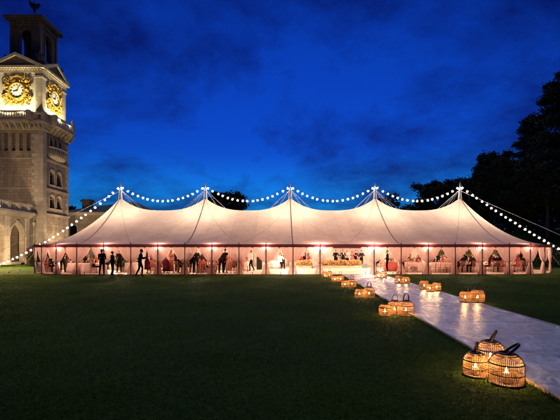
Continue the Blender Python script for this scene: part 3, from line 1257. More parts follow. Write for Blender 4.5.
# little bowed balcony on the right face
bb = MB()
rows_t, rows_b = [], []
for i in range(15):
    t = PI * i / 14
    yy_ = TCY - .1 - 2.0 * math.cos(t)
    xx_ = TX1 + .02 + .85 * math.sin(t) ** .8
    rows_t.append((xx_, yy_))
bb.add([(x, y, 15.25) for x, y in rows_t], [tuple(range(15))])
bb.grid([[(x, y, 15.25), (x, y, 15.05), (TX1 + .02 + (x - TX1) * .6, y, 14.8), (TX1 + .01, TCY, 14.5)] for x, y in rows_t])
for (x, y) in rows_t:
    bb.lathe([(.045, 15.25), (.085, 15.5), (.04, 15.9), (.06, 16.1)], (x, y, 0), 8)
bb.tube([(x, y, 16.18) for x, y in rows_t], .1, 6)
tw(bb, 'bowed_balcony', M['stone_lite'])
# bracketed cornice
cn = MB().box(TX0 - .35, TX1 + .35, TY0 - .35, TY1 + .35, 18.1, 18.45).box(TX0 - .7, TX1 + .7, TY0 - .7, TY1 + .7, 18.95, 19.3)
cn.box(TX0 - .2, TX1 + .2, TY0 - .2, TY1 + .2, 18.45, 18.95)
for i in range(15):
    x = TX0 - .3 + (WX + .5) * i / 14
    cn.box(x, x + .2, TY0 - .62, TY0 - .2, 18.46, 18.94)
    y = TY0 - .3 + (WY + .4) * i / 14
    cn.box(TX1 + .2, TX1 + .62, y, y + .2, 18.46, 18.94)
tw(cn, 'bracket_cornice', M['stone_lite'])
# projecting balconies
bf = MB().box(TCX - 2.5, TCX + 2.5, TY0 - 1.35, TY0 - .71, 18.97, 19.29)
bf.box(TX1 + .71, TX1 + 1.35, TCY - 2.5, TCY + 2.5, 18.97, 19.29)
for i in range(6):
    x = TCX - 2.3 + 4.4 * i / 5
    bf.add([(x, TY0 - 1.2, 18.95), (x + .22, TY0 - 1.2, 18.95), (x + .22, TY0 - .36, 18.0), (x, TY0 - .36, 18.0), (x, TY0 - .36, 18.95), (x + .22, TY0 - .36, 18.95)],
           [(0, 1, 2, 3), (0, 3, 4), (1, 5, 2), (0, 4, 5, 1)])
    y = TCY - 2.3 + 4.4 * i / 5
    bf.add([(TX1 + 1.2, y, 18.95), (TX1 + 1.2, y + .22, 18.95), (TX1 + .36, y + .22, 18.0), (TX1 + .36, y, 18.0), (TX1 + .36, y, 18.95), (TX1 + .36, y + .22, 18.95)],
           [(0, 1, 2, 3), (0, 3, 4), (1, 5, 2), (0, 4, 5, 1)])
tw(bf, 'balcony_slab', M['stone_lite'])
for (p0, p1, nb) in (((TCX - 2.4, TY0 - 1.15), (TCX + 2.4, TY0 - 1.15), 14), ((TCX + 2.4, TY0 - 1.15), (TCX + 2.4, TY0 - .45), 2), ((TCX + 2.4, TY0 - .45), (TX1 + .35, TY0 - .45), 3),
                     ((TX1 + 1.15, TCY - 2.4), (TX1 + 1.15, TCY + 2.4), 14), ((TX1 + .45, TCY - 2.4), (TX1 + 1.15, TCY - 2.4), 2), ((TX1 + .45, TY0 - .35), (TX1 + .45, TCY - 2.4), 3),
                     ((TCX - 2.4, TY0 - .45), (TCX - 2.4, TY0 - 1.15), 2)):
    o = balustrade(tower, p0, p1, 19.31, 1.05, nb, M['stone_lite'], posts=(0, 1))
    o.location = TI
# clock stage
CI = .35
cx0, cx1, cy0, cy1 = TX0 + CI, TX1 - CI, TY0 + CI, TY1 - CI
cs = MB().box(cx0, cx1, cy0, cy1, 19.3, 26.0)
tw(cs, 'clock_stage', M['stucco'])
for (sx, sy) in ((1, -1), (-1, -1), (1, 1)):
    pp = MB()
    x = cx1 - .35 if sx > 0 else cx0 + .35
    y = cy0 + .35 if sy < 0 else cy1 - .35
    pp.box(x - .45, x + .45, y - .45, y + .45, 19.31, 25.35)
    pp.box(x - .55, x + .55, y - .55, y + .55, 19.31, 19.75)
    pp.box(x - .56, x + .56, y - .56, y + .56, 25.35, 25.6)
    pp.box(x - .5, x + .5, y - .5, y + .5, 25.6, 26.0)
    tw(pp, 'corner_pier', M['stone_lite'])
en = MB().box(cx0 - .15, cx1 + .15, cy0 - .15, cy1 + .15, 26.0, 26.55).box(cx0 - .55, cx1 + .55, cy0 - .55, cy1 + .55, 26.55, 26.85)
for i in range(18):
    x = cx0 - .1 + (cx1 - cx0) * i / 17
    en.box(x, x + .16, cy0 - .4, cy0 - .16, 26.36, 26.54)
    y = cy0 - .1 + (cy1 - cy0) * i / 17
    en.box(cx1 + .16, cx1 + .4, y, y + .16, 26.36, 26.54)
tw(en, 'entablature', M['stone_lite'])
# pediments, front and right
for ax in (0, 1):
    half = (cx1 - cx0) / 2 + .55 if ax == 0 else (cy1 - cy0) / 2 + .55
    mk = MB()
    tm = MB()

    def pv(u, d, z):
        return (TCX + u, cy0 - .55 + d, z) if ax == 0 else (cx1 + .55 - d, TCY + u, z)
    zb, za = 26.86, 28.65
    tm.add([pv(-half + .5, .25, zb), pv(half - .5, .25, zb), pv(0, .25, za - .4)], [(0, 1, 2)])
    for s in (-1, 1):
        A, B = (s * half, zb), (0, za)
        A2, B2 = (s * (half - 1.0), zb), (0, za - .42)
        for d0, d1 in ((0, 2.6),):
            vs = [pv(A[0], d0, A[1]), pv(B[0], d0, B[1]), pv(B2[0], d0, B2[1]), pv(A2[0], d0, A2[1]),
                  pv(A[0], d1, A[1]), pv(B[0], d1, B[1]), pv(B2[0], d1, B2[1]), pv(A2[0], d1, A2[1])]
            mk.add(vs, [(0, 1, 2, 3), (4, 5, 6, 7), (0, 1, 5, 4), (3, 2, 6, 7), (0, 3, 7, 4)])
    pd = tw(mk, 'pediment', M['stone_lite'])
    tm.build('tympanum', M['stone_dark'], pd)  # unlit face: its shade is put in by the darker stone
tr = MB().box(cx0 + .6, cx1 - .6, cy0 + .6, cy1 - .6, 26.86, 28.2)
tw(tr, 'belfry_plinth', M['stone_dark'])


# clocks
def clock(o, U, N):
    o, U, N = Vector(o), Vector(U), Vector(N)
    Zv = Vector((0, 0, 1))

    def pt(u, v, d):
        return o + U * u + Zv * v + N * d
    c = link('clock', None, tower)
    c.location = TI
    dm = MB()
    ring = [pt(.98 * math.cos(2 * PI * k / 48), .98 * math.sin(2 * PI * k / 48), .16) for k in range(48)]
    dm.add(ring, [tuple(range(48))])
    dm.build('dial', M['dial'], c)
    nm = MB()
    for k in range(12):
        a_ = 2 * PI * k / 12
        rd = U * math.cos(a_) + Zv * math.sin(a_)
        tg = -U * math.sin(a_) + Zv * math.cos(a_)
        for off in ((-.05, .05) if k % 3 else (-.09, 0, .09)):
            nm.obox(pt(0, 0, .175) + rd * .8 + tg * off, rd, tg, N, .11, .018, .008)
    nm.build('numerals', M['cable'], c)
    for (a_, L, w_, dd) in ((math.radians(62), .82, .03, .2), (math.radians(195), .55, .045, .19)):
        rd = U * math.cos(a_) + Zv * math.sin(a_)
        tg = -U * math.sin(a_) + Zv * math.cos(a_)
        MB().obox(pt(0, 0, dd) + rd * (L / 2 - .08), rd, tg, N, L / 2 + .08, w_, .007).build('hand', M['cable'], c)
    gd = MB()
    for (rr, th, dd) in ((1.06, .13, .16), (1.3, .09, .12), (1.2, .06, .2)):
        gd.tube([pt(rr * math.cos(2 * PI * k / 48), rr * math.sin(2 * PI * k / 48), dd) for k in range(48)], th, 8, closed=True)
    R3 = Matrix((U, N, Zv)).transposed()
    r = random.Random(5)
    # acanthus sprays, corner scrolls, crown and pendant
    for k in range(44):
        a_ = 2 * PI * k / 44 + r.uniform(-.05, .05)
        sq = 1 / max(abs(math.cos(a_)), abs(math.sin(a_)))
        rad = 1.34 + .95 * (sq - 1) + r.uniform(-.12, .16)
        cpt = pt(rad * math.cos(a_), rad * math.sin(a_), .12 + r.uniform(0, .12))
        Rz = Matrix((U * math.cos(a_) + Zv * math.sin(a_), N, -U * math.sin(a_) + Zv * math.cos(a_))).transposed()
        gd.ell(cpt, (r.uniform(.14, .3), r.uniform(.07, .15), r.uniform(.06, .13)), 8, 6, Rz)
    for (sx, sz) in ((1, 1), (-1, 1), (1, -1), (-1, -1)):
        for (bx, bz, s_) in ((1.52, 1.5, .42), (1.76, .72, .3), (.78, 1.78, .3)):
            sp = []
            for i in range(22):
                t = i / 21
                a_ = 5.2 * t * PI / 1.6 + (.4 if bx > 1.6 else 1.2)
                rr = s_ * (1 - .8 * t)
                sp.append(pt(sx * (bx + rr * math.cos(a_)), sz * (bz + rr * math.sin(a_)), .14 + .1 * t))
            gd.tube(sp, [.09 * (1 - .6 * i / 21) for i in range(22)], 6)
    for j in range(7):
        gd.ell(pt((j - 3) * .2, 1.78 + .22 * (1 - abs(j - 3) / 3) + .1, .18), (.1, .1, .2 - .02 * abs(j - 3)), 8, 6, R3)
    for j in range(5):
        gd.ell(pt((j - 2) * .22, -1.7 - .16 * (1 - abs(j - 2) / 2), .16), (.11, .09, .15), 8, 6, R3)
    gd.build('gilt_surround', M['gold'], c, True)
    return c


clock((TCX, cy0, 23.55), (1, 0, 0), (0, -1, 0))
clock((cx1, TCY, 23.55), (0, 1, 0), (1, 0, 0))

# belfry
BH = 1.98
bx0, bx1, by0, by1 = TCX - BH + .05, TCX + BH + .1, TCY - 1.3, TCY + 2.7
bz = 28.2
bw_ = bx1 - bx0
bd_ = by1 - by0
be = MB()
opf = (bw_ / 2 - .8, bw_ / 2 + .8, .9, 4.0, 'arch')
ops_ = (bd_ / 2 - .8, bd_ / 2 + .8, .9, 4.0, 'arch')
arch_wall(be, (bx0, by0, bz), (1, 0, 0), (0, -1, 0), bw_, 5.6, .4, [opf])
arch_wall(be, (bx0, by1, bz), (1, 0, 0), (0, 1, 0), bw_, 5.6, .4, [opf])
arch_wall(be, (bx1, by0 + .003, bz), (0, 1, 0), (1, 0, 0), bd_ - .006, 5.6, .4, [ops_])
arch_wall(be, (bx0, by0 + .003, bz), (0, 1, 0), (-1, 0, 0), bd_ - .006, 5.6, .4, [ops_])
arch_trim(be, (bx0, by0, bz), (1, 0, 0), (0, -1, 0), opf, .2, .1)
arch_trim(be, (bx1, by0, bz), (0, 1, 0), (1, 0, 0), ops_, .2, .1)
for (x, y) in ((bx0, by0), (bx1, by0), (bx1, by1), (bx0, by1)):
    be.box(x - .16, x + .16, y - .16, y + .16, bz, bz + 5.3)
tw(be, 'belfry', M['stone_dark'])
ro = MB()
zt_ = bz + 5.6
ro.box(bx0 - .2, bx1 + .2, by0 - .2, by1 + .2, zt_ - .35, zt_ + .2)
ro.box(bx0 - .75, bx1 + .75, by0 - .75, by1 + .75, zt_ + .5, zt_ + .75)
ro.box(bx0 - .35, bx1 + .35, by0 - .35, by1 + .35, zt_ + .2, zt_ + .5)
for i in range(11):
    x = bx0 - .6 + (bw_ + 1.0) * i / 10
    ro.box(x, x + .2, by0 - .68, by0 - .36, zt_ + .22, zt_ + .49)
    y = by0 - .6 + (bd_ + 1.0) * i / 10
    ro.box(bx1 + .36, bx1 + .68, y, y + .2, zt_ + .22, zt_ + .49)
rx0, rx1, ry0, ry1 = bx0 - .7, bx1 + .7, by0 - .7, by1 + .7
mx_, my_ = (rx0 + rx1) / 2, (ry0 + ry1) / 2
ro.add([(rx0, ry0, zt_ + .76), (rx1, ry0, zt_ + .76), (rx1, ry1, zt_ + .76), (rx0, ry1, zt_ + .76), (mx_, my_, zt_ + 1.5)],
       [(0, 1, 4), (1, 2, 4), (2, 3, 4), (3, 0, 4)])
tw(ro, 'roof', M['stone_dark'])
# urns and scrolled buttresses silhouetted round the belfry
for (ux, uy, s_) in ((-2.75, -1.2, 1.0), (2.75, 2.3, 1.0), (-2.6, 2.3, 1.0), (2.7, -2.3, .62)):
    um = MB().lathe([(.42, 0), (.42, .25), (.2, .4), (.5, .95), (.55, 1.25), (.3, 1.4), (.4, 1.5), (.16, 1.75), (.02, 2.1)], (TCX + ux, TCY + uy, 27.3), 14)
    r = random.Random(int(ux * 10))
    for k in range(12):
        a_ = k * 2.4
        um.ell((TCX + ux + .45 * math.cos(a_), TCY + uy + .45 * math.sin(a_), 27.3 + .5 + .11 * k), (.2, .2, .26), 8, 6)
    o = tw(um, 'urn_finial', M['stone_dark'], True)
uu_ = MB().lathe([(.16, 0), (.16, .12), (.07, .2), (.24, .5), (.26, .62), (.1, .7), (.16, .8), (.02, 1.0)], (TX1 + 1.15, TCY + 2.4, 20.42), 12)
tw(uu_, 'balcony_urn', M['stone_lite'], True)


# rear wing with slate roof and chimney, between tower and tent
rear = thing('house', 'low sandstone house wing with slate roof behind the tent', 'building', (-28, 68, 0))
RI = Vector((28, -68, 0))
HX0, HX1, HY0, HY1 = -35.2, -20.5, 64.5, 76
hw = MB()
arch_wall(hw, (HX0, HY0, 0), (1, 0, 0), (0, -1, 0), HX1 - HX0, 7.4, .4, [(1.6 + 2.9 * i, 2.9 + 2.9 * i, 3.9, 5.2, 'arch') for i in range(5)])
hw.box(HX0, HX0 + .4, HY0 + .41, HY1, 0, 7.4).box(HX1 - .4, HX1, HY0 + .41, HY1, 0, 7.4)
hw.build('wall', M['stone_wing'], rear).location = RI
for i in range(5):
    wo = MB()
    arch_trim(wo, (HX0, HY0, 0), (1, 0, 0), (0, -1, 0), (1.6 + 2.9 * i, 2.9 + 2.9 * i, 3.9, 5.2, 'arch'), .16, .07)
    wo = wo.build('window', M['stone_lite'], rear)
    wo.location = RI
    MB().box(HX0 + 1.605 + 2.9 * i, HX0 + 2.895 + 2.9 * i, HY0 + .32, HY0 + .36, 3.905, 5.9).build('pane', M['glass'], wo)
MB().box(HX0 - .3, HX1 + .3, HY0 - .3, HY1 + .3, 7.4, 7.6).box(HX0 - .5, HX1 + .5, HY0 - .5, HY1 + .5, 7.6, 7.85).build('cornice', M['stone_lite'], rear).location = RI
rf = MB()
ax0, ax1, ay0, ay1 = HX0 - .4, HX1 + .4, HY0 - .4, HY1 + .4
rz0, rz1 = 7.86, 9.6
rf.add([(ax0, ay0, rz0), (ax1, ay0, rz0), (ax1, ay1, rz0), (ax0, ay1, rz0), (ax0 + 5.2, (ay0 + ay1) / 2, rz1), (ax1 - 5.2, (ay0 + ay1) / 2, rz1 + .7)],
       [(0, 1, 5, 4), (1, 2, 5), (2, 3, 4, 5), (3, 0, 4)])
rf = rf.build('roof', M['slate'], rear)
rf.location = RI
ch = MB().box(-32.9, -31.6, 67.3, 68.6, 8.0, 9.9).box(-33.1, -31.4, 67.1, 68.8, 9.9, 10.15).box(-32.95, -31.55, 67.25, 68.65, 10.15, 10.3)
ch.build('chimney', M['stone_dark'], rf)

# arcaded wing in front of the tower
AX, AY0, AY1 = -33.3, 34.0, 54.86
wing = thing('arcade', 'floodlit sandstone arcade wing with round arches and roof balustrade', 'building', (AX - 2.5, 46, 0))
WI = Vector((-(AX - 2.5), -46, 0))


def wg(mb, name, m, parent=None, smooth=False):
    o = mb.build(name, m, parent or wing, smooth)
    if parent is None:
        o.location = WI
    return o


aw = MB()
aops = []
for i in range(5):
    yc = 51.35 - 3.8 * i
    aops.append((yc - 1.35 - AY0, yc + 1.35 - AY0, .35, 3.72, 'arch'))
arch_wall(aw, (AX, AY0, 0), (0, 1, 0), (1, 0, 0), AY1 - AY0, 6.6, .65, aops, 20)
wg(aw, 'arcade_wall', M['stone_wing'])
at_ = MB()
for op in aops:
    arch_trim(at_, (AX, AY0, 0), (0, 1, 0), (1, 0, 0), (op[0], op[1], 3.6, op[3], 'arch'), .3, .07, 20)
    yk = AY0 + (op[0] + op[1]) / 2
    at_.add([(AX + .16, yk - .16, 4.95), (AX + .16, yk + .16, 4.95), (AX + .16, yk + .22, 5.55), (AX + .16, yk - .22, 5.55), (AX + .004, yk - .16, 4.95), (AX + .004, yk + .16, 4.95), (AX + .004, yk + .22, 5.55), (AX + .004, yk - .22, 5.55)],
            [(0, 1, 2, 3), (0, 3, 7, 4), (1, 5, 6, 2), (0, 4, 5, 1), (3, 2, 6, 7)])
wg(at_, 'archivolt', M['stone_lite'])
ap = MB()
for i in range(6):
    yc = 53.25 - 3.8 * i
    ap.box(AX + .004, AX + .14, yc - .34, yc + .34, 0, 5.75)
    ap.box(AX + .004, AX + .2, yc - .4, yc + .4, 5.75, 5.98)
    ap.box(AX + .004, AX + .2, yc - .42, yc + .42, 0, .5)
    ap.box(AX + .141, AX + .17, yc - .4, yc + .4, 3.55, 3.74)
wg(ap, 'pilaster', M['stone_lite'])
wg(MB().box(AX + .003, AX + .22, AY0, AY1, 6.0, 6.25).box(AX + .003, AX + .5, AY0, AY1, 6.45, 6.75).box(AX + .003, AX + .3, AY0, AY1, 6.25, 6.45).box(AX - 6, AX, AY0, AY1, 6.61, 6.76), 'cornice', M['stone_lite'])
bo = balustrade(wing, (AX + .12, AY0), (AX + .12, AY1), 6.77, 1.05, 60, M['stone_lite'], posts=[(53.25 - 1.9 * i - AY0) / (AY1 - AY0) for i in range(11)])
bo.location = WI
lb = MB()
dops = []
for i in range(5):
    yc = 51.75 - 3.8 * i
    dops.append((yc - .85 - AY0, yc + .85 - AY0, .5, 3.05, 'arch'))
arch_wall(lb, (AX - 3.2, AY0, 0), (0, 1, 0), (1, 0, 0), AY1 - AY0, 6.6, .3, dops)
lb.box(AX - 3.2, AX - .66, AY0, AY1, .012, .3)
wg(lb, 'loggia_wall', M['stone_wing'])
for op in dops:
    dd = MB().box(AX - 3.42, AX - 3.38, AY0 + op[0] + .004, AY0 + op[1] - .004, .504, 3.9)
    w_ = wg(dd, 'french_window', M['glass'])
    f_ = MB()
    for k in range(4):
        y = AY0 + op[0] + (op[1] - op[0]) * k / 3
        f_.box(AX - 3.38, AX - 3.33, y - .035, y + .035, .504, 3.2 if k in (0, 3) else 3.85)
    for zz in (1.3, 2.2, 3.05):
        f_.box(AX - 3.379, AX - 3.331, AY0 + op[0], AY0 + op[1], zz - .03, zz + .03)
    f_.build('frame', M['joinery'], w_)
dr = MB().box(AX + .15, AX + .75, 53.62, 53.70, .02, 2.0).box(AX + .15, AX + .75, 53.0, 53.61, 1.9, 2.0).box(AX + .7, AX + .75, 53.0, 53.61, .02, 1.89).box(AX + .15, AX + .75, 52.92, 52.99, .02, 2.0)
dr.box(AX + .752, AX + .77, 53.1, 53.5, .3, 1.7)
tag(dr.build('cabinet', M['maroon']), 'tall narrow maroon cabinet standing against the arcade wall', 'cabinet')
# people standing the pier between arcade and tower: rain pipe
wg(MB().tube([(AX + .2, 54.5, 0), (AX + .2, 54.5, 6.4)], .06, 8).lathe([(.09, 5.0), (.2, 5.4), (.2, 5.6), (.08, 5.6)], (AX + .2, 54.5, 0), 10), 'rain_pipe', M['joinery'])


# floodlights
def flood(loc, aim, watts, col, angle, label, group, size=.16, blend=.7):
    t = thing('floodlight', label, 'floodlight', loc, 0, group)
    d = Vector(aim) - Vector(loc)
    dn = d.normalized()
    R3 = dn.to_track_quat('Y', 'Z').to_matrix()
    U, V, W = R3.col[0], R3.col[1], R3.col[2]
    z0 = Vector((0, 0, .24))
    MB().obox(z0, U, V, W, size, size * .45, size * .7).build('housing', M['black'], t)
    MB().obox(z0 + V * size * .46, U, V, W, size * .9, .004, size * .6).build('lens', M['lens'], t)
    MB().tube([(-size - .03, 0, .24), (-size - .03, 0, .02), (size + .03, 0, .02), (size + .03, 0, .24)], .015, 6).build('bracket', M['black'], t)
    spot_light('beam', t, z0 + V * size * .55, d, watts, col, angle, blend)


FW = (1, .73, .45)
GF = 'floodlights lighting the mansion'
flood((-29.6, 46.6, 0), (-33.4, 50.6, 2.6), 3200, FW, 115, 'ground floodlight on the lawn facing the arches next to the tower', GF)
flood((-28.8, 38.5, 0), (-33.4, 45.0, 2.4), 4200, FW, 110, 'ground floodlight on the lawn at the far left of the arcade', GF)
flood((-32.95, 47.4, 6.77), (-27.2, 40.0, 0), 24000, (1, .80, .20), 62, 'floodlight on the arcade parapet aimed down at the lawn', GF, .16, .9)
flood((-28.6, 57.6, 0), (-32.4, 58.2, 8), 4200, FW, 95, 'ground floodlight at the foot of the clock tower', GF)
flood((-34.6, 46.5, 6.77), (-35.6, 55.2, 13.0), 1500, FW, 90, 'floodlight on the arcade roof aimed at the tower', GF)
flood((-26.3, 60.5, 0), (-27.5, 65, 6), 900, FW, 120, 'ground floodlight before the low house wing', GF)
CW = (1, .84, .48)
for i, (x, nm) in enumerate(((TCX - 1.5, 'left'), (TCX + 1.5, 'right'))):
    flood((x, TY0 - .98, 19.3), (x * .6 + TCX * .4, TY0 + .35, 25.2), 3000, CW, 112, 'balcony floodlight below the front clock, %s one' % nm, GF, .13, 1)
for i, (y, nm) in enumerate(((TCY - 1.5, 'nearer'), (TCY + 1.5, 'farther'))):
    flood((TX1 + .98, y, 19.3), (TX1 - .35, y * .6 + TCY * .4, 25.2), 3000, CW, 112, 'balcony floodlight below the side clock, %s one' % nm, GF, .13, 1)
flood((TX1 + .3, TY0 - .35, 19.3), (TX1 - .5, TY0 + .6, 24.5), 900, CW, 100, 'floodlight on the tower cornice at its near corner', GF, .11, 1)


# ------------------------------------------------------------------ people
SK, TOP, BOT, SHOE, EYE, SHIRT, LIP = range(7)


def remeshed(mb, vox, name):
    me = bpy.data.meshes.new('tmp')
    me.from_pydata(mb.v, [], mb.f)
    o = bpy.data.objects.new('tmp', me)
    COL.objects.link(o)
    r = o.modifiers.new('r', 'REMESH')
    r.mode = 'VOXEL'
    r.voxel_size = vox
    s = o.modifiers.new('s', 'SMOOTH')
    s.iterations = 2
    s.factor = .5
    dg = bpy.context.evaluated_depsgraph_get()
    out = bpy.data.meshes.new_from_object(o.evaluated_get(dg))
    out.name = name
    bpy.data.objects.remove(o)
    bpy.data.meshes.remove(me)
    return out


def rotx(a):
    return Matrix.Rotation(a, 3, 'X')


def body_mesh(name, pose, female=False, vox=.0105):
    """one continuous figure facing -Y; pose gives lean, arms and legs. Returns mesh, head matrix, head centre."""
    mb = MB()
    prims = []                                   # for choosing materials: (kind, data, slot)

    def cap(p0, r0, p1, r1, slot):
        mb.cone_caps(p0, r0, p1, r1, 12)
        prims.append(('c', (np.array(p0), r0, np.array(p1), r1), slot))

    def ell(c, r, slot, R=None):
        R = R or Matrix.Identity(3)
        mb.ell(c, r, 14, 10, R)
        prims.append(('e', (np.array(c), np.array(r), np.array(R)), slot))
    hipz = pose.get('hip', .93)
    pel = Vector((0, 0, hipz))
    lean = rotx(pose.get('lean', 0)) @ Matrix.Rotation(pose.get('side', 0), 3, 'Y')

    def up(x, y, z):                             # upper-body point given for a standing figure
        return pel + lean @ Vector((x, y, z - .93))
    w = .92 if female else 1.0
    # torso
    ell(up(0, .01, .95), (.165, .115, .13), BOT, lean)
    ell(up(0, .005, 1.10), (.135 * w if female else .15, .10, .16), TOP, lean)
    ell(up(0, .0, 1.29), (.165 * w, .115, .17), TOP, lean)
    ell(up(0, .005, 1.40), (.175 * w, .085, .075), TOP, lean)
    if not female:
        ell(up(0, .01, 1.0), (.178, .125, .17), TOP, lean)
    if female:
        for s in (-1, 1):
            ell(up(s * .07, -.085, 1.30), (.062, .055, .062), TOP, lean)
    else:
        ell(up(0, -.075, 1.33), (.05, .05, .12), pose.get('front', SHIRT), lean)
    cap(up(0, .01, 1.42), .06, up(0, -.01, 1.54), .05, SK)
    # head
    hd = lean @ Matrix.Rotation(pose.get('yaw', 0), 3, 'Z') @ rotx(pose.get('nod', 0))
    hc = up(0, -.02, 1.625)

    def H(x, y, z):
        return hc + hd @ Vector((x, y, z))
    ell(H(0, .012, .03), (.075, .092, .088), SK, hd)
    ell(H(0, -.022, -.035), (.058, .068, .078), SK, hd)
    cap(H(0, -.085, .012), .011, H(0, -.108, -.022), .016, SK)
    for s in (-1, 1):
        ell(H(s * .076, .012, -.005), (.012, .022, .032), SK, hd)
        ell(H(s * .031, -.074, .015), (.015, .012, .010), EYE, hd)
        cap(H(s * .015, -.084, .034), .008, H(s * .05, -.072, .034), .007, SK)
    ell(H(0, -.086, -.054), (.024, .010, .009), LIP, hd)
    # arms
    bare = pose.get('bare', False)
    armslot = SK if bare else TOP
    for s, (el, wr, curl) in zip((-1, 1), pose['arms']):
        sh = up(s * .172 * w, .005, 1.405)
        el = up(*el)
        wr = up(*wr)
        cap(sh, .064 if not female else .047, el, .050 if not female else .036, armslot)
        cap(el, .049 if not female else .035, wr, .03 if not female else .025, SK if (bare or pose.get('short')) else pose.get('sleeve', TOP))
        d = (wr - el).normalized()
        pn = Vector(pose.get('palm', (0, -.2, -1)))
        pn = (pn - d * pn.dot(d))
        if pn.length < .1:
            pn = d.orthogonal()
        pn.normalize()
        sd = d.cross(pn).normalized() * s
        pc = wr + d * .052
        R = Matrix((sd, pn, d)).transposed()
        ell(pc, (.042, .017, .055), SK, R)
        for i, L in enumerate((.062, .072, .067, .052)):
            off = (i - 1.5) * .0215
            b0 = wr + d * .09 + sd * -off
            c1 = curl
            d1 = (d * math.cos(c1) + pn * math.sin(c1))
            d2 = (d * math.cos(c1 * 2) + pn * math.sin(c1 * 2))
            b1 = b0 + d1 * L * .55
            b2 = b1 + d2 * L * .5
            cap(b0, .0105, b1, .0098, SK)
            cap(b1, .0098, b2, .0085, SK)
        t0 = wr + d * .03 + sd * -.036
        t1 = t0 + (d * .7 - sd * .75 + pn * .25).normalized() * .035
        t2 = t1 + (d * .9 - sd * .15 + pn * (.3 + curl * .5)).normalized() * .032
        cap(t0, .013, t1, .0115, SK)
        cap(t1, .0115, t2, .0095, SK)
    # legs
    for s, (kn, an, toe) in zip((-1, 1), pose['legs']):
        hp = pel + Vector((s * .085, .005, -.02))
        kn, an, toe = Vector(kn), Vector(an), Vector(toe)
        lslot = pose.get('legslot', BOT)
        cap(hp, .1, kn, .066 if lslot == BOT else .056, BOT)
        cap(kn, .068 if lslot == BOT else .058, an, .052 if lslot == BOT else .034, lslot)
        cap(an + Vector((0, .02, -.045)), .037, toe, .026, SHOE)
        cap(an, .036, an + Vector((0, .02, -.045)), .036, SHOE)
    me = remeshed(mb, vox, name)
    n = len(me.polygons)
    C = np.empty(n * 3, np.float32)
    me.polygons.foreach_get('center', C)
    C = C.reshape(-1, 3).astype(float)
    best = np.full(n, 1e9)
    sl = np.zeros(n, np.int32)
    for kind, d_, slot in prims:
        if kind == 'c':
            p0, r0, p1, r1 = d_
            ab = p1 - p0
            t = np.clip(((C - p0) @ ab) / max(ab @ ab, 1e-9), 0, 1)
            dist = np.linalg.norm(C - (p0 + t[:, None] * ab), axis=1) - (r0 + (r1 - r0) * t)
        else:
            c, r, R = d_
            q = (C - c) @ R / r
            dist = (np.linalg.norm(q, axis=1) - 1) * r.min()
        m = dist < best
        best[m] = dist[m]
        sl[m] = slot
    me.polygons.foreach_set('material_index', sl)
    me.polygons.foreach_set('use_smooth', [True] * n)
    for _ in range(7):
        me.materials.append(M['ink'])
    return me, hd, hc, up


def L_(*v):
    return tuple(v)


STAND = [((-.10, -.01, .50), (-.11, .03, .085), (-.14, -.15, .028)), ((.13, -.09, .50), (.16, -.04, .085), (.23, -.20, .028))]
STRIDE = [((-.09, -.14, .52), (-.10, -.10, .085), (-.11, -.28, .03)), ((.09, .03, .50), (.10, .22, .11), (.11, .07, .03))]
SIT = [((-.13, -.43, .50), (-.13, -.40, .085), (-.15, -.57, .028)), ((.13, -.43, .50), (.13, -.43, .085), (.15, -.60, .028))]
POSES = {
    'relaxed': dict(arms=[((-.24, .03, 1.14), (-.23, -.06, .91), .35), ((.23, .05, 1.14), (.20, -.12, 1.0), .5)], legs=STAND, palm=(0, .3, -.2), yaw=-.3, side=-.04),
    'clasped': dict(arms=[((-.225, .0, 1.13), (-.05, -.19, 1.0), .6), ((.22, .03, 1.13), (.06, -.18, 1.03), .6)], legs=STAND, palm=(0, 1, 0), nod=.15, yaw=.4, side=.04),
    'drink': dict(arms=[((-.24, .03, 1.14), (-.23, -.06, .91), .4), ((.27, -.06, 1.15), (.16, -.26, 1.27), 1.0)], legs=STAND, palm=(-1, 0, 0), yaw=.35),
    'reach': dict(arms=[((-.24, -.10, 1.14), (-.18, -.34, 1.18), .5), ((.24, -.16, 1.20), (.20, -.42, 1.28), .4)], legs=STRIDE, lean=.12, palm=(0, 0, -1)),
    'tray': dict(arms=[((-.25, 0, 1.13), (-.17, -.24, 1.10), .4), ((.25, .0, 1.13), (.17, -.25, 1.12), .4)], legs=STRIDE, palm=(0, 0, 1), sleeve=SHIRT, nod=.2),
    'bend': dict(arms=[((-.23, -.12, 1.14), (-.14, -.34, 1.05), .4), ((.23, -.12, 1.14), (.14, -.34, 1.05), .4)], legs=STAND, lean=.55, palm=(0, 0, -1)),
    'sing': dict(arms=[((-.25, -.04, 1.14), (-.10, -.24, 1.33), 1.0), ((.28, .0, 1.16), (.34, -.22, 1.24), .3)], legs=STAND, palm=(0, 1, .2), front=TOP),
    'play': dict(arms=[((-.26, -.02, 1.14), (-.02, -.24, 1.10), .8), ((.29, -.05, 1.17), (.42, -.25, 1.25), .9)], legs=STAND, palm=(0, 1, 0), nod=.25, front=TOP),
    'seated': dict(hip=.53, arms=[((-.25, -.06, 1.14), (-.13, -.30, 1.10), .4), ((.25, -.06, 1.14), (.12, -.31, 1.10), .4)], legs=SIT, palm=(0, 0, -1), lean=.06),
    'toast': dict(hip=.53, arms=[((-.25, -.06, 1.14), (-.13, -.30, 1.10), .4), ((.27, -.08, 1.18), (.20, -.28, 1.36), 1.0)], legs=SIT, palm=(-1, 0, 0), yaw=.5),
    'turned': dict(hip=.53, arms=[((-.26, .0, 1.13), (-.20, -.22, 1.06), .4), ((.25, -.06, 1.14), (.08, -.28, 1.10), .5)], legs=SIT, palm=(0, 0, -1), lean=.10, side=.12, yaw=-.7),
}
CACHE = {}
HAIRS = {}


